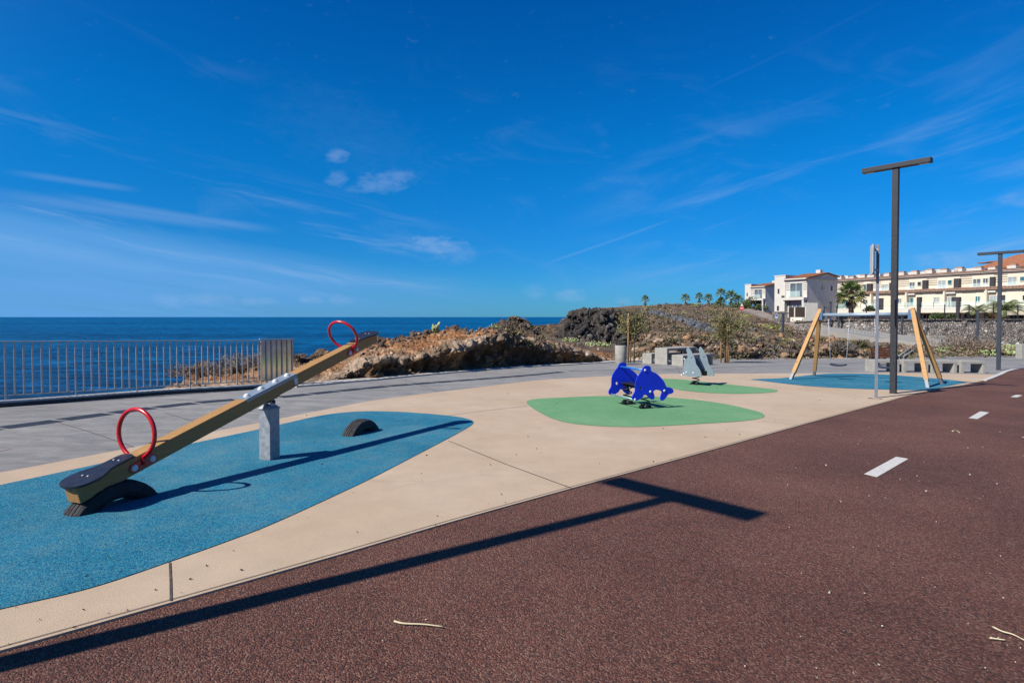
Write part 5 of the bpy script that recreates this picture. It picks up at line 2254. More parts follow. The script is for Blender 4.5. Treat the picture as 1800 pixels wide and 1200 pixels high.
# stone wall and plank fence in front of the nearer house
pf = [(1363, 547.5, 559, 98), (1386, 547.5, 566, 92)]
a0, a1 = at(1360, 557, 98), at(1386.5, 560, 92)
m = MB()
dv = (a1 - a0)
Ls = math.hypot(dv.x, dv.y)
m.bar((a0.x, a0.y, a0.z - .6), (a1.x, a1.y, a0.z - .6), .5, 3.0)
tag(m.build('garden_wall', MAT['stone_wall']), 'grey stone garden wall in front of the nearer white house', 'wall')
fa, fb = at(1386.5, 549, 91.5), at(1417, 549, 86)
pfn = thing('plank_fence', 'dark brown plank fence panel at the foot of the nearer white house', 'fence', (fa.x, fa.y, 0), math.atan2(fb.y - fa.y, fb.x - fa.x))
Lf_ = math.hypot(fb.x - fa.x, fb.y - fa.y)
z1_, z0_ = at(1386, 540.5, 91.5).z, at(1386, 557.5, 91.5).z
for k in range(11):
    m = MB()
    m.box((Lf_ * (k + .5) / 11, 0, (z0_ + z1_) / 2), (Lf_ / 11 - .03, .05, z1_ - z0_))
    m.build('plank', MAT['brown_wood'], pfn)
for x in (0, Lf_ * .38, Lf_):
    m = MB()
    m.box((x, -.08, (z0_ + z1_) / 2), (.16, .1, z1_ - z0_ + .1))
    m.build('post', MAT['render_lifted'], pfn)
# wire fence of thin dark posts along the top of the stone wall
wf = thing('wire_fence', 'thin dark posts and wires along the top of the stone wall', 'fence', tuple(tops[52]))
prevp = None
for k in range(14):
    i = min(len(tops) - 2, 40 + k * 14)
    p = tops[i] - tops[52]
    m = MB()
    m.box((p.x, p.y + .4, p.z + .95), (.09, .09, 1.9))
    m.build('post', MAT['anthracite'], wf)
    if prevp is not None:
        for zz in (.7, 1.75):
            m = MB()
            m.bar((prevp.x, prevp.y + .4, prevp.z + zz), (p.x, p.y + .4, p.z + zz), .025, .025)
            m.build('wire', MAT['anthracite'], wf)
    prevp = p
# small posts with lamp heads on the lower promenade
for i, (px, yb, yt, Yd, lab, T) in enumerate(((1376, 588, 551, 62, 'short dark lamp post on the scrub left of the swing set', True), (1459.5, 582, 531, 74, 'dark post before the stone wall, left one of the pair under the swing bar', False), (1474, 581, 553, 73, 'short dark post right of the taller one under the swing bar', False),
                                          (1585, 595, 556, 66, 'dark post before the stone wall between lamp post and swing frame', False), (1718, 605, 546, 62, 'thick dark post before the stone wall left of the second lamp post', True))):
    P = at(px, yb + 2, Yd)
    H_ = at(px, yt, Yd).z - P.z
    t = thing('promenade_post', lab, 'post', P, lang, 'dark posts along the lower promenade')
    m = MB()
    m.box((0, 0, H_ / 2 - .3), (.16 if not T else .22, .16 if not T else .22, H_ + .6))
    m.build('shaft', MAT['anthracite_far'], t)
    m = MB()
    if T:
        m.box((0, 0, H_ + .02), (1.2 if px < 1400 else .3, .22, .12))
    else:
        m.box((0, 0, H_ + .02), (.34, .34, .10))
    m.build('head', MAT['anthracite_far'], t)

# ------------------------------------------------------------------ dusty track and lower concrete ramp
def strip(name, lower, upper, mat, off, n=6):
    """a paved strip draped between two lines of picture points (x, y, distance)"""
    lo = smooth_line([at(*q) for q in lower], n)
    up = smooth_line([at(*q) for q in upper], n)
    mb = MB()
    vs = []
    for a, b in zip(lo, up):
        vs += [(a.x, a.y, a.z + off), (b.x, b.y, b.z + off), (a.x, a.y - .15, a.z - 1.2), (b.x, b.y + .3, b.z - 1.2)]
    fs = []
    for i in range(len(lo) - 1):
        a, b = 4 * i, 4 * i + 4
        fs += [(a, b, b + 1, a + 1), (a + 2, b + 2, b, a), (a + 1, b + 1, b + 3, a + 3)]
    mb.add(vs, fs)
    return tag(mb.build(name, mat), kind='structure')


strip('dusty_track', [(1303, 546.5, 142), (1314, 548.5, 128), (1336, 556.5, 112), (1362, 568, 96), (1392, 578.5, 84), (1419, 585.5, 76), (1450, 590.5, 70), (1500, 596.5, 64), (1550, 603.5, 58)],
      [(1312, 541.5, 150), (1322, 543.5, 136), (1342, 548, 120), (1367, 558.5, 102), (1396, 567.5, 90), (1422, 574.5, 82), (1456, 580, 75), (1508, 586, 68.5), (1562, 591.5, 64)], MAT['road'], .05)
strip('lower_ramp', [(1428, 582, 67), (1470, 588.5, 63), (1520, 597, 58.5), (1580, 604.5, 55), (1640, 611.5, 52.5), (1672, 614.5, 51.5)],
      [(1440, 577.5, 70), (1480, 582, 68), (1535, 588, 65), (1590, 594.5, 61.5), (1650, 602, 58), (1702, 607.5, 56)], MAT['ramp'], .35)
lw = thing('ramp_railing', 'thin wire mesh railing along the lower concrete ramp', 'railing', at(1486, 590, 62.5))
base_ = at(1486, 590, 62.5)
pts_ = smooth_line([at(1486, 590, 62.5), at(1520, 596.5, 59), (at(1545, 600, 57))], 5)
for i, p in enumerate(pts_):
    q = p - base_
    m = MB()
    m.box((q.x, q.y, q.z + .80), (.04, .04, 1.0))
    m.build('post', MAT['galv'], lw)
for zz in (.55, 1.28):
    m = MB()
    for i in range(len(pts_) - 1):
        a, b = pts_[i] - base_, pts_[i + 1] - base_
        m.bar((a.x, a.y, a.z + zz), (b.x, b.y, b.z + zz), .025, .03)
    m.build('rail', MAT['galv'], lw)
# concrete seats on the lower promenade
for px, py, Yd, w_, lab in ((1606, 594, 61.5, 1.0, 'small white concrete block beside the right swing leg on the lower promenade'), (1645, 597, 60.5, 1.9, 'white concrete block seat right of the swing frame on the lower promenade')):
    P = at(px, py + 3, Yd)
    m = MB()
    m.box((0, 0, .3), (w_, .6, .65))
    tag(m.build('concrete_block', MAT['concrete'], None, .02, P), lab, 'block', 'concrete blocks on the lower promenade')
# handrails of the steps by the slatted bench
for i, (a, b) in enumerate((((1580, 628, 37), (1616, 601, 47)), ((1588, 629, 37), (1624, 604, 47)), ((1508, 622, 37), (1540, 600, 47)))):
    A, B_ = at(*a), at(*b)
    t = thing('handrail', ['grey handrail of the steps behind the right block bench, upper of the pair', 'grey handrail of the steps behind the right block bench, lower of the pair', 'grey handrail rising behind the sign pole left of the slatted bench'][i], 'handrail', A, 0, 'handrails of the steps down to the promenade')
    D_ = B_ - A
    m = MB()
    m.tube([(0, 0, .1), (D_.x, D_.y, D_.z)], .045, 8)
    m.build('rail', MAT['galv'], t)
    for f in (0.02, .5, .98):
        m = MB()
        m.tube([(D_.x * f, D_.y * f, D_.z * f - 1.0), (D_.x * f, D_.y * f, D_.z * f + .05)], .035, 8)
        m.build('post', MAT['galv'], t)

# ------------------------------------------------------------------ vegetation
def quads_to_mesh(name, P, A, B, cols, mat, parent=None):
    """leaf quads: centre P, half axes A and B, one colour each"""
    n = len(P)
    V = np.empty((n, 4, 3))
    V[:, 0] = P - A * .9
    V[:, 1] = P + B
    V[:, 2] = P + A
    V[:, 3] = P - B
    F = np.arange(n * 4).reshape(n, 4)
    return np_mesh(name, V.reshape(-1, 3), F, mat, parent, cols=np.repeat(cols, 4, axis=0))


def rand_dirs(n, rng):
    v = rng.normal(size=(n, 3))
    return v / np.linalg.norm(v, axis=1, keepdims=True)


def tuft(rng, n, r, h, cols, leaf, thin=.3, hollow=.35):
    """a low bush: leaves through a dome of radius r and height h, uneven outline"""
    d = rand_dirs(n, rng)
    d[:, 2] = np.abs(d[:, 2])
    lump = 1 + .35 * np.sin(d[:, 0] * 3.1 + rng.random() * 6) * np.cos(d[:, 1] * 2.7 + rng.random() * 6)
    rad = (hollow + (1 - hollow) * rng.random(n) ** .5) * lump
    P = d * rad[:, None] * np.array([r, r, h])
    A = rand_dirs(n, rng) * .55 + d * .8
    A[:, 2] += .25
    A /= np.linalg.norm(A, axis=1, keepdims=True)
    B = np.cross(A, rand_dirs(n, rng))
    B /= np.linalg.norm(B, axis=1, keepdims=True) + 1e-9
    s = leaf * (.6 + .8 * rng.random(n))
    c = cols[rng.integers(0, len(cols), n)] * (.75 + .5 * rng.random((n, 1)))
    return P, A * s[:, None], B * (s * thin)[:, None], c


DRY = np.array([(.30, .215, .15), (.235, .17, .125), (.36, .27, .19), (.19, .145, .115), (.28, .225, .18)])
OLIVE = np.array([(.15, .155, .075), (.19, .18, .085), (.12, .125, .065), (.22, .195, .10)])
YEL = np.array([(.42, .44, .16), (.35, .39, .13), (.48, .49, .22), (.27, .31, .11)])
GREYB = np.array([(.24, .215, .20), (.19, .165, .15), (.29, .25, .215), (.22, .18, .16)])

def land_normal(px, py):
    h = _bv.ray_cast(CAM, ray(px, py).normalized(), 4000.0)
    return h[1] if h[1] is not None else Vector((0, 0, 1))


# scrub over the hill: nobody could count it
rng = np.random.default_rng(11)
Ps, As, Bs, Cs = [], [], [], []
cand = 9000
px_ = rng.uniform(870, 1800, cand)
py_ = rng.uniform(534, 634, cand)
for i in range(cand):
    x, y = px_[i], py_[i]
    if x < 1120 and not (556 < y < 612 and 860 < x):
        continue
    if x < 1120 and rng.random() < .82:
        continue
    p = on_land(x, y)
    if p is None or p.y > 240 or p.y < 23:
        continue
    if 968 < x < 1108 and 50 < p.y < 80:
        continue
    if x > 1430 and p.y > 57 and y < 606:
        continue
    # keep the track clear
    yy = np.interp(x, [1303, 1340, 1367, 1396, 1422, 1456, 1508, 1562, 1700], [544, 552, 563, 572.5, 580, 585.5, 591, 597, 611])
    if x > 1296 and abs(y - yy) < 8 and p.y > 50:
        continue
    n1 = mnoise.noise(Vector((p.x * .11, p.y * .05, 3.1)))
    n2 = mnoise.noise(Vector((p.x * .16, p.y * .06, 8.7)))
    if n1 > .15 and rng.random() < .85:
        continue
    sc = p.y / 60.0
    r = (.16 + .34 * rng.random() ** 1.6) * (0.45 + .55 * sc)
    k = rng.random()
    if n2 > .30 and k < .6:
        cols = YEL if x > 1120 else DRY
    elif k < .45:
        cols = DRY
    elif k < .72:
        cols = GREYB
    else:
        cols = OLIVE
    n = int(64 if p.y < 60 else 34)
    P, A, B, c = tuft(rng, n, r, r * rng.uniform(.45, .8), cols, r * (.26 if p.y < 60 else .34), .45, .5)
    Ps.append(P + np.array(p) + np.array([0, 0, -.05]))
    As.append(A)
    Bs.append(B)
    Cs.append(c)
scrub = quads_to_mesh('hillside_scrub', np.concatenate(Ps), np.concatenate(As), np.concatenate(Bs), np.concatenate(Cs), MAT['scrub'])
tag(scrub, kind='stuff')

# loose stones on the slopes: nobody could count them
ico = bmesh.new()
bmesh.ops.create_icosphere(ico, subdivisions=1, radius=1.0)
IV = np.array([v.co[:] for v in ico.verts])
IF = np.array([[v.index for v in f.verts] for f in ico.faces])
ico.free()


def stones(name, pts, sizes, cols, seed):
    r_ = np.random.default_rng(seed)
    n = len(pts)
    V = np.empty((n, len(IV), 3))
    for i in range(n):
        s = sizes[i] * r_.uniform(.6, 1.2, 3) * np.array([1.1, 1.0, .75])
        q = IV * (1 + r_.uniform(-.42, .36, (len(IV), 1)))
        a = r_.uniform(0, 6.28)
        rot = np.array(Matrix.Rotation(a, 3, Vector(r_.normal(size=3)).normalized()))
        V[i] = (q * s) @ rot.T + np.array(pts[i])
    F = (np.arange(n)[:, None, None] * len(IV) + IF[None]).reshape(-1, 3)
    o = np_mesh(name, V.reshape(-1, 3), F, MAT['rock'], cols=np.repeat(np.array(cols), len(IV), axis=0))
    return o


pts, szs, cls = [], [], []
RC = np.array([(.40, .29, .20), (.30, .20, .13), (.50, .38, .28), (.22, .155, .11), (.34, .20, .11), (.15, .115, .095)])
for i in range(2600):
    x, y = rng.uniform(262, 1085), rng.uniform(560, 694)
    if x > 1085:
        continue
    p = on_land(x, y)
    if p is None or p.y > 40 or p.z < -2 or land_normal(x, y).z < .55:
        continue
    pts.append((p.x, p.y, p.z))
    szs.append((.014 + .075 * rng.random() ** 5) * (p.y / 18))
    cls.append(RC[rng.integers(0, len(RC))] * rng.uniform(.8, 1.2))
for i in range(1500):
    x, y = rng.uniform(1110, 1600), rng.uniform(585, 634)
    p = on_land(x, y)
    if p is None or p.y > 56 or p.y < 28:
        continue
    pts.append((p.x, p.y, p.z))
    szs.append((.06 + .26 * rng.random() ** 3) * (p.y / 38))
    cls.append(RC[rng.integers(0, len(RC))] * rng.uniform(.6, 1.15))
for i in range(1100):
    x, y = rng.uniform(1480, 1860), rng.uniform(592, 616)
    p = on_land(x, y)
    if p is None or p.y > 71 or p.y < 50:
        continue
    pts.append((p.x, p.y, p.z))
    szs.append((.08 + .22 * rng.random() ** 3))
    g = rng.uniform(.11, .24) if rng.random() < .93 else .55
    cls.append(np.array([g, g * .98, g * 1.03]))
for i in range(330):
    x, y = rng.uniform(975, 1125), rng.uniform(541, 606)
    p = on_land(x, y)
    if p is None or not 48 < p.y < 80:
        continue
    pts.append((p.x, p.y, p.z))
    szs.append(.06 + .40 * rng.random() ** 4)
    g = rng.uniform(.035, .085) if rng.random() < .9 else .15
    cls.append(np.array((g, g * .94, g * .92)))
for i in range(200):
    x, y = rng.uniform(862, 960), rng.uniform(553, 582)
    p = on_land(x, y)
    if p is None or not 46 < p.y < 66:
        continue
    pts.append((p.x, p.y, p.z))
    szs.append(.06 + .22 * rng.random() ** 2.6)
    g = rng.uniform(.06, .12)
    cls.append(np.array((g * 1.15, g * .92, g * .76)))
for i in range(260):
    x = rng.uniform(640, 860)
    y = np.interp(x, [640, 700, 750, 793, 812, 860], [606, 590, 579, 564, 573, 573]) + rng.uniform(-2, 14)
    p = on_land(x, y)
    if p is None or p.y > 40:
        continue
    pts.append((p.x, p.y, p.z))
    szs.append(.03 + .13 * rng.random() ** 3)
    g = rng.uniform(.07, .16)
    cls.append(np.array((g * 1.2, g * .9, g * .74)))
for i in range(330):
    f = rng.random()
    x = 1142 + 118 * f + rng.normal() * 2
    y = 549 + 35 * f ** 1.1 + rng.normal() * (1.2 + f)
    p = on_land(x, y)
    if p is None or p.y > 230 or p.y < 50:
        continue
    pts.append((p.x, p.y, p.z + .1))
    szs.append(.25 + .3 * rng.random())
    g = rng.uniform(.07, .18)
    cls.append(np.array((g * .92, g, g * 1.15)))
tag(stones('loose_stones', pts, szs, cls, 5), kind='stuff')

# single boulders along the bank behind the picnic table
bp = []
r2 = np.random.default_rng(21)
bx = np.sort(r2.uniform(1130, 1540, 34))
bm_ = None
for i, x in enumerate(bx):
    p = on_land(x, r2.uniform(604, 629))
    if p is None or p.y > 52:
        continue
    s = r2.uniform(.25, .52)
    g = RC[[1, 3, 5, 4][i % 4]] * r2.uniform(.8, 1.1)
    if bm_ is None or i % 6 == 0:
        bm = bmesh.new()
        bmesh.ops.create_icosphere(bm, subdivisions=3, radius=1.0)
        V = np.array([v.co[:] for v in bm.verts])
        F = np.array([[v.index for v in f.verts] for f in bm.faces])
        bm.free()
        w_, wb_, wc2 = worley(V * 1.5 + i * 7.1, 61)
        V = V * (1 + (wc2 - .5)[:, None] * .8 + (.4 - w_)[:, None] * .5 + (fbm(V * 3 + i, 3, 5) - .5)[:, None] * 1.0)
        o = np_mesh('boulder', V, F, MAT['rock'], cols=np.tile(g, (len(V), 1)))
        bm_ = o
    else:
        o = bm_.copy()
        link(o)
    o.location = (p.x, p.y + .1, p.z)
    o.rotation_euler = (r2.uniform(-.4, .4), r2.uniform(-.4, .4), r2.uniform(0, 6.28))
    o.scale = (s * r2.uniform(.9, 1.5), s, s * r2.uniform(.6, .9))
    tag(o, 'rough brown lava boulder on the bank behind the promenade', 'boulder', 'boulders along the bank')

# dry bushes behind the railing
r3 = np.random.default_rng(33)
lab = ['low dry bush at the far left edge of the ground behind the railing', 'dry brown bush behind the railing, second from the left', 'dry bush behind the middle of the right-hand pickets', 'tall twiggy grey bush behind the railing',
       'grey bush just left of the railing end', 'grey twiggy bush behind the railing end panel', 'small dry bush right of the railing end panel']
for i, (x, y, r, h, cl) in enumerate(((296, 673, .22, .16, DRY), (326, 661, .40, .30, DRY), (360, 654, .42, .27, DRY), (398, 649, .40, .36, GREYB), (428, 645, .42, .34, GREYB), (455, 641, .40, .30, GREYB), (524, 629, .22, .12, DRY))):
    p = on_land(x, y)
    if p is None:
        continue
    P, A, B, c = tuft(r3, 1100, r * 1.15, h * 1.1, cl * 1.35, .050, .16, .25)
    o = quads_to_mesh('dry_bush', P, A, B, c, MAT['scrub'])
    o.location = p
    tag(o, lab[i], 'bush', 'dry bushes behind the railing')


# prickly pears
def cactus(p, r, h, n, seed, label, cols, group):
    rg = np.random.default_rng(seed)
    mb_v, mb_f, cc = [], [], []
    pads = []
    for k in range(n):
        a = rg.uniform(0, 6.28)
        rr = r * rg.random() ** .6
        base = Vector((rr * math.cos(a), rr * math.sin(a), 0))
        pads.append((base, 0))
        z = .0
        q = base
        for j in range(int(rg.integers(1, 4))):
            pads.append((q + Vector((rg.uniform(-.12, .12), rg.uniform(-.12, .12), z)), j))
            z += rg.uniform(.20, .34) * h
            q = q + Vector((rg.uniform(-.1, .1), rg.uniform(-.1, .1), 0))
            if z > h:
                break
    for base, j in pads:
        sz = rg.uniform(.10, .15) * min(2.2, max(.55, h / .55))
        a, b, c = rg.uniform(-.6, .6), rg.uniform(-.5, .5), rg.uniform(0, 6.28)
        rot = np.array((Matrix.Rotation(c, 3, 'Z') @ Matrix.Rotation(a, 3, 'X') @ Matrix.Rotation(b, 3, 'Y')))
        V = IV * np.array([sz * .78, sz * .2, sz * 1.15]) + np.array([0, 0, sz])
        V = V @ rot.T + np.array(base)
        mb_f.append(IF + len(mb_v) * len(IV))
        mb_v.append(V)
        cc.append(np.tile(cols[rg.integers(0, len(cols))] * rg.uniform(.8, 1.2), (len(IV), 1)))
    o = np_mesh('prickly_pear', np.concatenate(mb_v), np.concatenate(mb_f), MAT['leaf'], smooth=True, cols=np.concatenate(cc))
    o.location = p
    return tag(o, label, 'cactus', group)


PEAR = np.array([(.40, .46, .20), (.33, .40, .16), (.47, .52, .27), (.27, .33, .14)])
for i, (x, y, r, h, n, lab) in enumerate(((765, 584, 6, 17, 9, 'single pale prickly pear on the rock ridge over the sea'), (871, 576, 9, 7, 12, 'prickly pear clump on the ridge left of the dark rock hump'),
                                      (1003, 601, 16, 8, 26, 'pale prickly pear clump at the left foot of the black lava outcrop'), (1036, 607, 14, 8, 24, 'prickly pear clump before the middle of the black lava outcrop'),
                                      (1060, 609, 12, 9, 24, 'prickly pear clump near the litter bin below the black lava outcrop'), (1638, 617, 24, 7, 34, 'low pale prickly pear clump right of the swing frame'),
                                      (1672, 613, 18, 7, 26, 'prickly pear clump at the left of the second lamp post'), (1732, 624, 16, 10, 28, 'prickly pear clump directly left of the second lamp post foot'), (1768, 622, 22, 17, 60, 'large pale prickly pear clump right of the second lamp post'),
                                      (1791, 622, 14, 15, 34, 'prickly pear clump touching the concrete wall at the right margin'))):
    p = on_land(x, y)
    if p is None:
        continue
    kk = p.y / FPX
    cactus(p, r * kk, h * kk, n, 70 + i, lab, PEAR, 'prickly pears on the rocky ground')


# young staked trees
def young_tree(base, H, crown, label, seed, stakes, n_leaf):
    rg = np.random.default_rng(seed)
    t = thing('young_tree', label, 'tree', base, 0, 'young staked trees on the promenade')
    m = MB()
    pts = [Vector((0, 0, -.05)), Vector((.02, .01, H * .3)), Vector((-.02, .02, H * .58)), Vector((.03, 0, H * .85))]
    m.tube(smooth_line(pts, 4), [.035 - .0017 * k for k in range(13)], 7)
    m.build('trunk', MAT['twig'], t)
    P_, A_, B_, C_s = [], [], [], []
    br = MB()
    for (cx, cy, cz, r, h) in crown:
        for k in range(9):
            d_ = rand_dirs(1, rg)[0]
            e = Vector((cx + d_[0] * r, cy + d_[1] * r, cz + abs(d_[2]) * h * .8 - .1 * h))
            s_ = Vector((0, 0, max(.35 * H, cz - h * .8)))
            mid = s_.lerp(e, .5) + Vector((0, 0, .08))
            br.tube([s_, mid, e], [.012, .008, .003], 5)
            # feathery sprays along the shoot
            nn = n_leaf // 9
            f = rg.random(nn) ** .7
            base_ = np.array([s_.lerp(e, float(q))[:] for q in f])
            off = rg.normal(size=(nn, 3)) * np.array([r, r, h]) * .30
            A = rand_dirs(nn, rg) * .6 + np.array(e - s_)[None] / max(.1, (e - s_).length)
            A[:, 2] -= .15
            A /= np.linalg.norm(A, axis=1, keepdims=True)
            B = np.cross(A, rand_dirs(nn, rg))
            B /= np.linalg.norm(B, axis=1, keepdims=True) + 1e-9
            s = .075 * (.5 + rg.random(nn))
            P_.append(base_ + off)
            A_.append(A * s[:, None])
            B_.append(B * (s * .2)[:, None])
            cs = np.array([(.27, .27, .10), (.20, .22, .085), (.33, .30, .12), (.15, .165, .07), (.36, .27, .13)])
            C_s.append(cs[rg.integers(0, len(cs), nn)] * (.75 + .5 * rg.random((nn, 1))))
    br.build('branches', MAT['twig'], t)
    quads_to_mesh('crown', np.concatenate(P_), np.concatenate(A_), np.concatenate(B_), np.concatenate(C_s), MAT['leaf'], t)
    for (sx, sy, sh, r) in stakes:
        m = MB()
        m.lathe([(r, -.1), (r, sh - .06), (r * .55, sh)], 9, (sx, sy, 0))
        m.build('stake', MAT['stake_wood'], t)
    return t


tb = ground(1108, 637.5)
k1 = tb.y / FPX


def tw(px):
    return (px - 1108) * k1


ty = young_tree(tb, 3.0, [(.05, 0, 2.35, .62, .60), (.35, .1, 2.0, .55, .5), (-.25, -.1, 1.9, .45, .55), (-.45, 0, 1.55, .35, .35), (.6, 0, 1.65, .38, .4)], 'staked young tree between the litter bin and the picnic table', 5,
                [(tw(1102.5), -.25, 2.42, .042), (tw(1105.5), .25, 2.30, .035), (tw(1115), .05, 2.02, .040)], 340)
m = MB()
m.bar((tw(1102), -.25, 2.34), (tw(1116), .05, 2.30), .03, .05)
m.build('tie_bar', MAT['stake_wood'], ty)
tb2 = ground(1274, 637.8)
k1 = tb2.y / FPX
ty = young_tree(tb2, 3.1, [(.1, 0, 2.35, .72, .66), (.75, .1, 2.15, .62, .5), (-.25, -.1, 2.2, .5, .6), (.1, 0, 1.75, .65, .45), (-.45, .1, 1.7, .40, .42), (.95, 0, 1.75, .42, .35), (-.15, 0, 1.35, .4, .3)], 'staked young tree with a wider crown right of the shark rider', 6,
                [((1266 - 1274) * k1, -.1, 1.75, .038), ((1275.5 - 1274) * k1, -.2, 2.0, .042), ((1278 - 1274) * k1, .2, 2.12, .042), ((1281 - 1274) * k1, 0, 1.6, .034)], 450)
m = MB()
m.bar(((1272 - 1274) * k1, -.2, 2.06), ((1280 - 1274) * k1, .2, 2.06), .03, .05)
m.build('tie_bar', MAT['stake_wood'], ty)


# palms
def fan_palm(name, H, R_, n, seed, trunk_r, skirt=8):
    """trunk, stiff fan leaves on stalks and a skirt of dead leaves; leaf segments are separate blades"""
    rg = np.random.default_rng(seed)
    t = thing(name, 'palm', 'palm tree')
    m = MB()
    prof = []
    for k in range(14):
        z = H * k / 13
        prof.append((trunk_r * (1.35 - .5 * min(1, k / 4) + (.10 if k % 2 else 0)) * (1.0 if k < 11 else 1.12), z - .2))
    m.lathe(prof, 10)
    m.build('trunk', MAT['trunk'], t)
    V, F, Cc = [], [], []

    def blade(a, b, c, d, col):
        i = len(V)
        V.extend([a, b, c, d])
        F.append((i, i + 1, i + 2, i + 3))
        Cc.extend([col] * 4)
    st = MB()
    for k in range(n + skirt):
        az = k * 2.39996 + rg.uniform(-.2, .2)
        f = k / n
        dead = k >= n
        el_ = R(86) - f * R(118) if not dead else R(-48 - 28 * rg.random())
        L = R_ * (.55 + .12 * rg.random()) * (.8 if dead else 1)
        o = Vector((0, 0, H - (0 if not dead else .25)))
        u = Vector((math.cos(az) * math.cos(el_), math.sin(az) * math.cos(el_), math.sin(el_)))
        tip = o + u * L
        tip.z -= .10 * L * math.cos(el_)
        st.tube([o, o.lerp(tip, .5) + Vector((0, 0, .03 * L)), tip], [.035 * R_ / 2, .025 * R_ / 2, .015 * R_ / 2], 5, cap=False)
        side = u.cross(Vector((0, 0, 1)))
        side = side.normalized() if side.length > .05 else Vector((1, 0, 0))
        up = side.cross(u).normalized()
        ns = 13
        FR = R_ * (.46 + .08 * rg.random()) * (.85 if dead else 1)
        base = np.array((.17, .24, .08)) * rg.uniform(.7, 1.35) if not dead else np.array((.30, .20, .11)) * rg.uniform(.6, 1.1)
        if not dead and f > .72:
            base = base * .45 + np.array((.30, .25, .09)) * .55
        for j in range(ns):
            th = R(-118 + 236 * j / (ns - 1))
            dd = (u * math.cos(th) + side * math.sin(th))
            dd = (dd - up * (.10 + .20 * abs(math.sin(th))) - Vector((0, 0, .12))).normalized()
            ln = FR * (1 - .25 * abs(th) / R(118)) * rg.uniform(.85, 1.1)
            w_ = dd.cross(up).normalized() * ln * .085
            mid = tip + dd * ln * .55
            end = tip + dd * ln - Vector((0, 0, .16 * ln))
            col = base * rg.uniform(.8, 1.2)
            blade(tip, mid + w_, end, mid - w_, col)
    st.build('stalks', MAT['twig'], t)
    np_mesh('crown', np.array([v[:] for v in V]), np.array(F), MAT['leaf'], t, cols=np.array(Cc))
    return t


def feather_palm(name, H, R_, n, seed, trunk_r):
    rg = np.random.default_rng(seed)
    t = thing(name, 'palm', 'palm tree')
    m = MB()
    m.lathe([(trunk_r * 1.4, -.3), (trunk_r * 1.1, H * .3), (trunk_r, H * .8), (trunk_r * 1.15, H)], 10)
    m.build('trunk', MAT['trunk'], t)
    V, F, Cc = [], [], []
    st = MB()
    for k in range(n):
        az = k * 2.39996 + rg.uniform(-.15, .15)
        e0 = R(78 - 62 * k / n)
        pts = []
        p = Vector((0, 0, H))
        ns = 11
        for j in range(ns + 1):
            pts.append(p.copy())
            e = e0 - R(105) * (j / ns) ** 1.3
            p = p + Vector((math.cos(az) * math.cos(e), math.sin(az) * math.cos(e), math.sin(e))) * (R_ * 1.15 / ns)
        st.tube(pts, [.03 * (1 - .8 * j / ns) * R_ / 2 + .004 for j in range(ns + 1)], 5, cap=False)
        side = Vector((-math.sin(az), math.cos(az), 0))
        base = np.array((.22, .27, .11)) * rg.uniform(.7, 1.3)
        for j in range(1, ns):
            for h in (0, .5):
                q = pts[j].lerp(pts[j + 1], h)
                tg = (pts[j + 1] - pts[j]).normalized()
                for s_ in (-1, 1):
                    ln = R_ * .34 * math.sin(math.pi * (.12 + .8 * (j + h) / ns))
                    d_ = (side * s_ * .8 + tg * .55 - Vector((0, 0, .38))).normalized()
                    w_ = tg * ln * .07
                    i = len(V)
                    V.extend([q - w_, q + w_, q + d_ * ln + w_ * .2, q + d_ * ln - w_ * .2])
                    F.append((i, i + 1, i + 2, i + 3))
                    Cc.extend([base * rg.uniform(.8, 1.2)] * 4)
    st.build('stalks', MAT['twig'], t)
    np_mesh('crown', np.array([v[:] for v in V]), np.array(F), MAT['leaf'], t, cols=np.array(Cc))
    return t


# the big fan palm before the terrace
P = at(1496, 562, 79)
Hh = at(1496, 517, 79).z - P.z
t = fan_palm('fan_palm', Hh, 2.05, 40, 3, .36, 12)
t.location = P
tag(t, 'large fan palm with a thick trunk in front of the apartment terrace', 'palm tree')
for i, (px, yt, yb, Yd, R_, n, lab) in enumerate(((1716, 549, 562, 74.5, 1.75, 15, 'small feather palm in front of the terrace, left of the second lamp post'), (1766, 547, 562, 74, 2.4, 22, 'feather palm with long arching fronds right of the second lamp post'))):
    P = at(px, yb, Yd)
    t = feather_palm('feather_palm', at(px, yt, Yd).z - P.z, R_, n, 40 + i, .16 if i == 0 else .22)
    t.location = P
    tag(t, lab, 'palm tree', 'feather palms before the terrace')
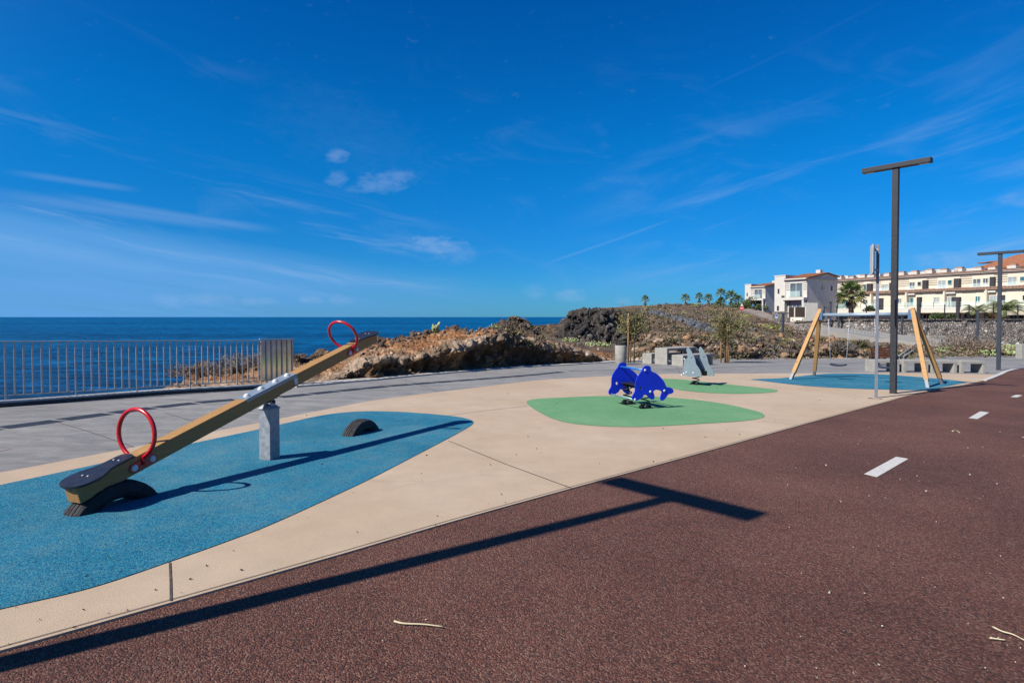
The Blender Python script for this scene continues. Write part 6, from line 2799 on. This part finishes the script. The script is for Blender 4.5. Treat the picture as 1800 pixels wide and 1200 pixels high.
# palms on the crest: one prototype, copied
far = [(1134, 526, 535.5, 'lone small palm on the crest above the black lava outcrop'), (1205, 524, 535.5, 'palm on the crest, second from the left along the skyline'), (1229, 521.5, 535, 'palm on the crest, left one of a close pair'),
       (1245, 524, 535.5, 'palm on the crest, right one of a close pair'), (1267, 515, 543, 'tallest palm on the crest left of the houses'), (1285, 521, 546, 'broad palm on the crest beside the houses'),
       (1298, 527, 546, 'palm nearest the houses at the top of the track'), (1268, 531, 543, 'low palm growing under the tallest palm on the crest'), (1262, 536, 543, 'lowest stubby palm at the left of the palm clump')]
proto = None
for i, (px, yc, yb, lab) in enumerate(far):
    Yd = 212 if px < 1260 else 190
    P = at(px, yb + .8, Yd)
    hh = at(px, yc, Yd).z - P.z
    if proto is None:
        proto = fan_palm('fan_palm', 1.0, .62, 26, 9, .06, 9)
        t = proto
    else:
        t = copy_tree(proto)
    k = max(.9, hh)
    w_ = {5: 3.4, 4: 2.9, 6: 3.0}.get(i, 2.75) * (1.05 + .1 * (i % 2))
    # trunks stretch with height, crowns keep their size
    t.location = P
    t.rotation_euler = (0, 0, i * 1.3)
    t.scale = (w_, w_, w_)
    for c in t.children:
        if c.name.startswith('trunk'):
            c.scale = (1, 1, hh / w_)
        else:
            c.location = (0, 0, hh / w_ - 1.0)
    tag(t, lab, 'palm tree', 'palms along the crest')

# green shrubs by the houses and under the terrace
sh = [(1312, 541, 146, 2.0, 1.7, 'green shrub at the top of the track left of the smaller house'), (1322, 538, 148, 2.6, 2.3, 'tall green shrub before the smaller house'), (1296, 544, 168, 2.4, 2.2, 'shrub under the palm nearest the houses'), (1336, 543.5, 146, 2.0, 1.3, 'dark shrub at the foot of the smaller house'),
      (1653, 559.5, 73.5, 1.3, .85, 'bright green hedge shrub under the apartment terrace'), (1666, 560, 73.5, 1.0, .6, 'small dark shrub right of the hedge under the terrace'), (1744, 559, 73.5, .8, .8, 'reddish shrub under the terrace by the feather palms'), (1529, 546, 76, .9, .7, 'shrub on the terrace edge right of the large fan palm')]
r4 = np.random.default_rng(77)
GRN = np.array([(.075, .13, .045), (.10, .16, .05), (.055, .095, .04), (.14, .17, .065)])
RED = np.array([(.20, .10, .05), (.14, .12, .05), (.24, .13, .06)])
for i, (x, y, Yd, r, h, lb) in enumerate(sh):
    P, A, B, c = tuft(r4, 520, r, h, RED if 'reddish' in lb else GRN, r * .14, .4, .2)
    o = quads_to_mesh('green_shrub', P, A, B, c, MAT['leaf'])
    o.location = at(x, y + 1, Yd)
    tag(o, lb, 'shrub', 'green shrubs near the buildings')
# bushes with greyish feathery leaves behind the block benches
for i, (x, y, r, h, cl, lb) in enumerate(((1505, 612, .8, .55, OLIVE, 'olive bush behind the hanging swing by the bank'), (1478, 616, .8, .6, GREYB, 'grey dry bush behind the left hanging swing'), (1562, 612, .8, .5, DRY, 'brown bush above the slatted bench'),
                                          (1690, 613, 2.6, .95, DRY, 'wide dry brown bush right of the swing frame'), (1712, 611, 2.2, .9, GREYB, 'wide grey bush below the thick dark post'), (1612, 620, 1.2, .5, DRY, 'low dry bush behind the block benches'), (1742, 620, 1.0, .5, DRY, 'low dry bush beside the second lamp post'))):
    p = on_land(x, y)
    if p is None:
        continue
    P, A, B, c = tuft(r4, 1100, r, h, cl, .13, .2, .15)
    o = quads_to_mesh('dry_bush', P, A, B, c, MAT['scrub'])
    o.location = p
    tag(o, lb, 'bush', 'bushes along the far promenade edge')


# ------------------------------------------------------------------ a walker and signs at the top of the track
def person(P, H, label, shirt, legs, face):
    t = thing('person', label, 'person', P, face)
    me = bpy.data.meshes.new('body')
    k = H / 1.75
    J = [(0, 0, .95, .125), (0, .01, 1.15, .12), (0, .0, 1.38, .135), (0, 0, 1.50, .06), (0, .02, 1.60, .085), (0, .02, 1.70, .075),
         (.10, .03, .88, .095), (.12, .16, .50, .062), (.12, .02, .09, .045), (.12, .14, .04, .038),
         (-.10, -.03, .88, .095), (-.11, -.06, .50, .062), (-.11, -.24, .12, .045), (-.11, -.13, .05, .038),
         (.19, 0, 1.40, .055), (.26, -.06, 1.13, .042), (.25, .06, .90, .034), (.25, .10, .80, .03),
         (-.19, 0, 1.40, .055), (-.26, .03, 1.13, .042), (-.24, .18, .95, .034), (-.24, .24, .88, .03)]
    E = [(0, 1), (1, 2), (2, 3), (3, 4), (4, 5), (0, 6), (6, 7), (7, 8), (8, 9), (0, 10), (10, 11), (11, 12), (12, 13), (2, 14), (14, 15), (15, 16), (16, 17), (2, 18), (18, 19), (19, 20), (20, 21)]
    me.from_pydata([(x * k, y * k, z * k) for x, y, z, r in J], E, [])
    o = bpy.data.objects.new('body', me)
    link(o, t)
    md = o.modifiers.new('skin', 'SKIN')
    sv = me.skin_vertices[0].data
    for v, j in zip(sv, J):
        v.radius = (j[3] * k, j[3] * k * (.8 if j[3] > .09 else 1))
    sv[0].use_root = True
    o.modifiers.new('sub', 'SUBSURF').levels = 1
    o.modifiers['sub'].render_levels = 2
    me.materials.append(MAT['skin'])
    m = MB()
    m.lathe([(.145 * k, .92 * k), (.15 * k, 1.1 * k), (.175 * k, 1.35 * k), (.15 * k, 1.46 * k), (.07 * k, 1.50 * k)], 14)
    for s_ in (-1, 1):
        m.tube([(s_ * .15 * k, 0, 1.41 * k), (s_ * .24 * k, -.01, 1.22 * k)], [.075 * k, .065 * k], 10)
    m.build('shirt', shirt, t)
    m = MB()
    m.lathe([(.15 * k, .80 * k), (.155 * k, .95 * k)], 14)
    m.tube([(.10 * k, .03 * k, .90 * k), (.12 * k, .13 * k, .55 * k)], [.105 * k, .085 * k], 10)
    m.tube([(-.10 * k, -.03 * k, .90 * k), (-.11 * k, -.06 * k, .55 * k)], [.105 * k, .085 * k], 10)
    m.build('shorts', legs, t)
    m = MB()
    m.lathe([(.06 * k, 1.62 * k), (.098 * k, 1.66 * k), (.09 * k, 1.74 * k), (.05 * k, 1.79 * k)], 12, (0, .0, 0))
    m.build('hair', MAT['cloth_dark'], t)
    return t


P = on_land(1323, 546.5) or at(1323, 546.5, 135)
P = at(1323.5, 546.2, 130)
person(P, 1.75, 'walker in a blue shirt and dark shorts on the dusty track', MAT['shirt_blue'], MAT['cloth_dark'], 2.4)
P = at(1330, 546.8, 128)
t = thing('trolley_bag', 'dark upright bag beside the walker in the blue shirt', 'bag', P)
m = MB()
m.box((0, 0, .32), (.55, .4, .5))
m.build('bag', MAT['cloth_dark'], t, .05)
m = MB()
m.tube([(-.2, 0, .55), (-.2, 0, .9), (.2, 0, .9), (.2, 0, .55)], .02, 6)
m.build('handle', MAT['galv'], t)
P = at(1304, 547.2, 132)
t = thing('warning_sign', 'red round sign with a white bar under a white triangle beside the track', 'sign', P, R(-25))
m = MB()
m.tube([(0, .05, 0), (0, .05, 2.1)], .04, 8)
m.build('post', MAT['galv'], t)
m = MB(Matrix.Translation((0, 0, .72)) @ PX)
m.prism([(.52 * math.cos(2 * math.pi * k / 24), .52 * math.sin(2 * math.pi * k / 24)) for k in range(24)], -.02, .02)
d_ = m.build('disc', MAT['sign_red'], t)
m = MB()
m.box((0, -.03, .72), (.62, .02, .17))
m.build('white_bar', MAT['sign_white'], d_)
m = MB(Matrix.Translation((0, 0, 1.25)) @ PX)
m.prism([(-.34, 0), (.34, 0), (0, .62)], -.02, .02)
m.build('triangle', MAT['sign_white'], t)
P = at(1365, 562, 94)
t = thing('path_sign', 'small blue and white path sign on a thin post beside the stone wall', 'sign', P, R(-20))
m = MB()
m.tube([(0, .04, -1), (0, .04, .9)], .03, 8)
m.build('post', MAT['galv'], t)
m = MB()
m.box((0, 0, .62), (.42, .03, .62))
b_ = m.build('panel', MAT['sign_white'], t)
m = MB()
m.box((0, -.02, .70), (.34, .02, .36))
m.build('blue_field', MAT['sign_blue'], b_)

# ------------------------------------------------------------------ small litter
# dark grit on the slab and pads, pale chips on the path: nobody could count it
rg = np.random.default_rng(90)


def inside(poly, x, y):
    c = False
    n = len(poly)
    j = n - 1
    for i in range(n):
        if (poly[i].y > y) != (poly[j].y > y) and x < (poly[j].x - poly[i].x) * (y - poly[i].y) / (poly[j].y - poly[i].y + 1e-12) + poly[i].x:
            c = not c
        j = i
    return c


pts, szs, cls = [], [], []
while len(pts) < 120:
    x, y = rg.uniform(0, 1700), rg.uniform(665, 1150)
    p = ground(x, y, .018)
    if not inside(beige_poly, p.x, p.y):
        continue
    pts.append(tuple(p))
    szs.append(rg.uniform(.003, .007) * (1 if p.y < 6 else 1.7))
    cls.append(np.array((.06, .04, .035)))
tag(stones('grit', pts, szs, cls, 91), kind='stuff')
V, F = [], []
pts, szs, cls = [], [], []
while len(pts) < 80:
    x = rg.uniform(650, 1800) if rg.random() < .35 else rg.uniform(1350, 1800)
    y = rg.uniform(690, 1195)
    p = ground(x, y, .006)
    if inside(beige_poly, p.x, p.y) or y < 706:
        continue
    pts.append(tuple(p))
    szs.append(rg.uniform(.003, .006) * (1 if p.y < 5 else 1.6) * (1.6 if rg.random() < .08 else 1))
    cls.append(np.array((.62, .53, .43)) * rg.uniform(.6, 1.25))
tag(stones('pale_chips', pts, szs, cls, 92), kind='stuff')
for i, (pl, w, lb) in enumerate((([(693, 1091), (710, 1095), (745, 1096.5), (778, 1100.5)], .0055, 'long dry straw lying on the red path in the foreground'), ([(1745, 1101), (1762, 1109), (1780, 1114), (1802, 1125)], .005, 'bent dry stalk on the path at the right edge'),
                                 ([(1740, 1120.5), (1752, 1122), (1767, 1124)], .005, 'short straw beside the bent stalk at the right edge'), ([(1674, 757.5), (1681, 756.5), (1687, 760)], .009, 'small curled straw on the path between two white dashes'))):
    q = [ground(x, y, .012) for x, y in pl]
    m = MB()
    sl_ = smooth_line(q, 4)
    m.tube(sl_, [w * (1 - .5 * k / len(sl_)) for k in range(len(sl_))], 6)
    o = m.build('straw', MAT['straw'])
    tag(o, lb, 'straw', 'dry straws on the path')
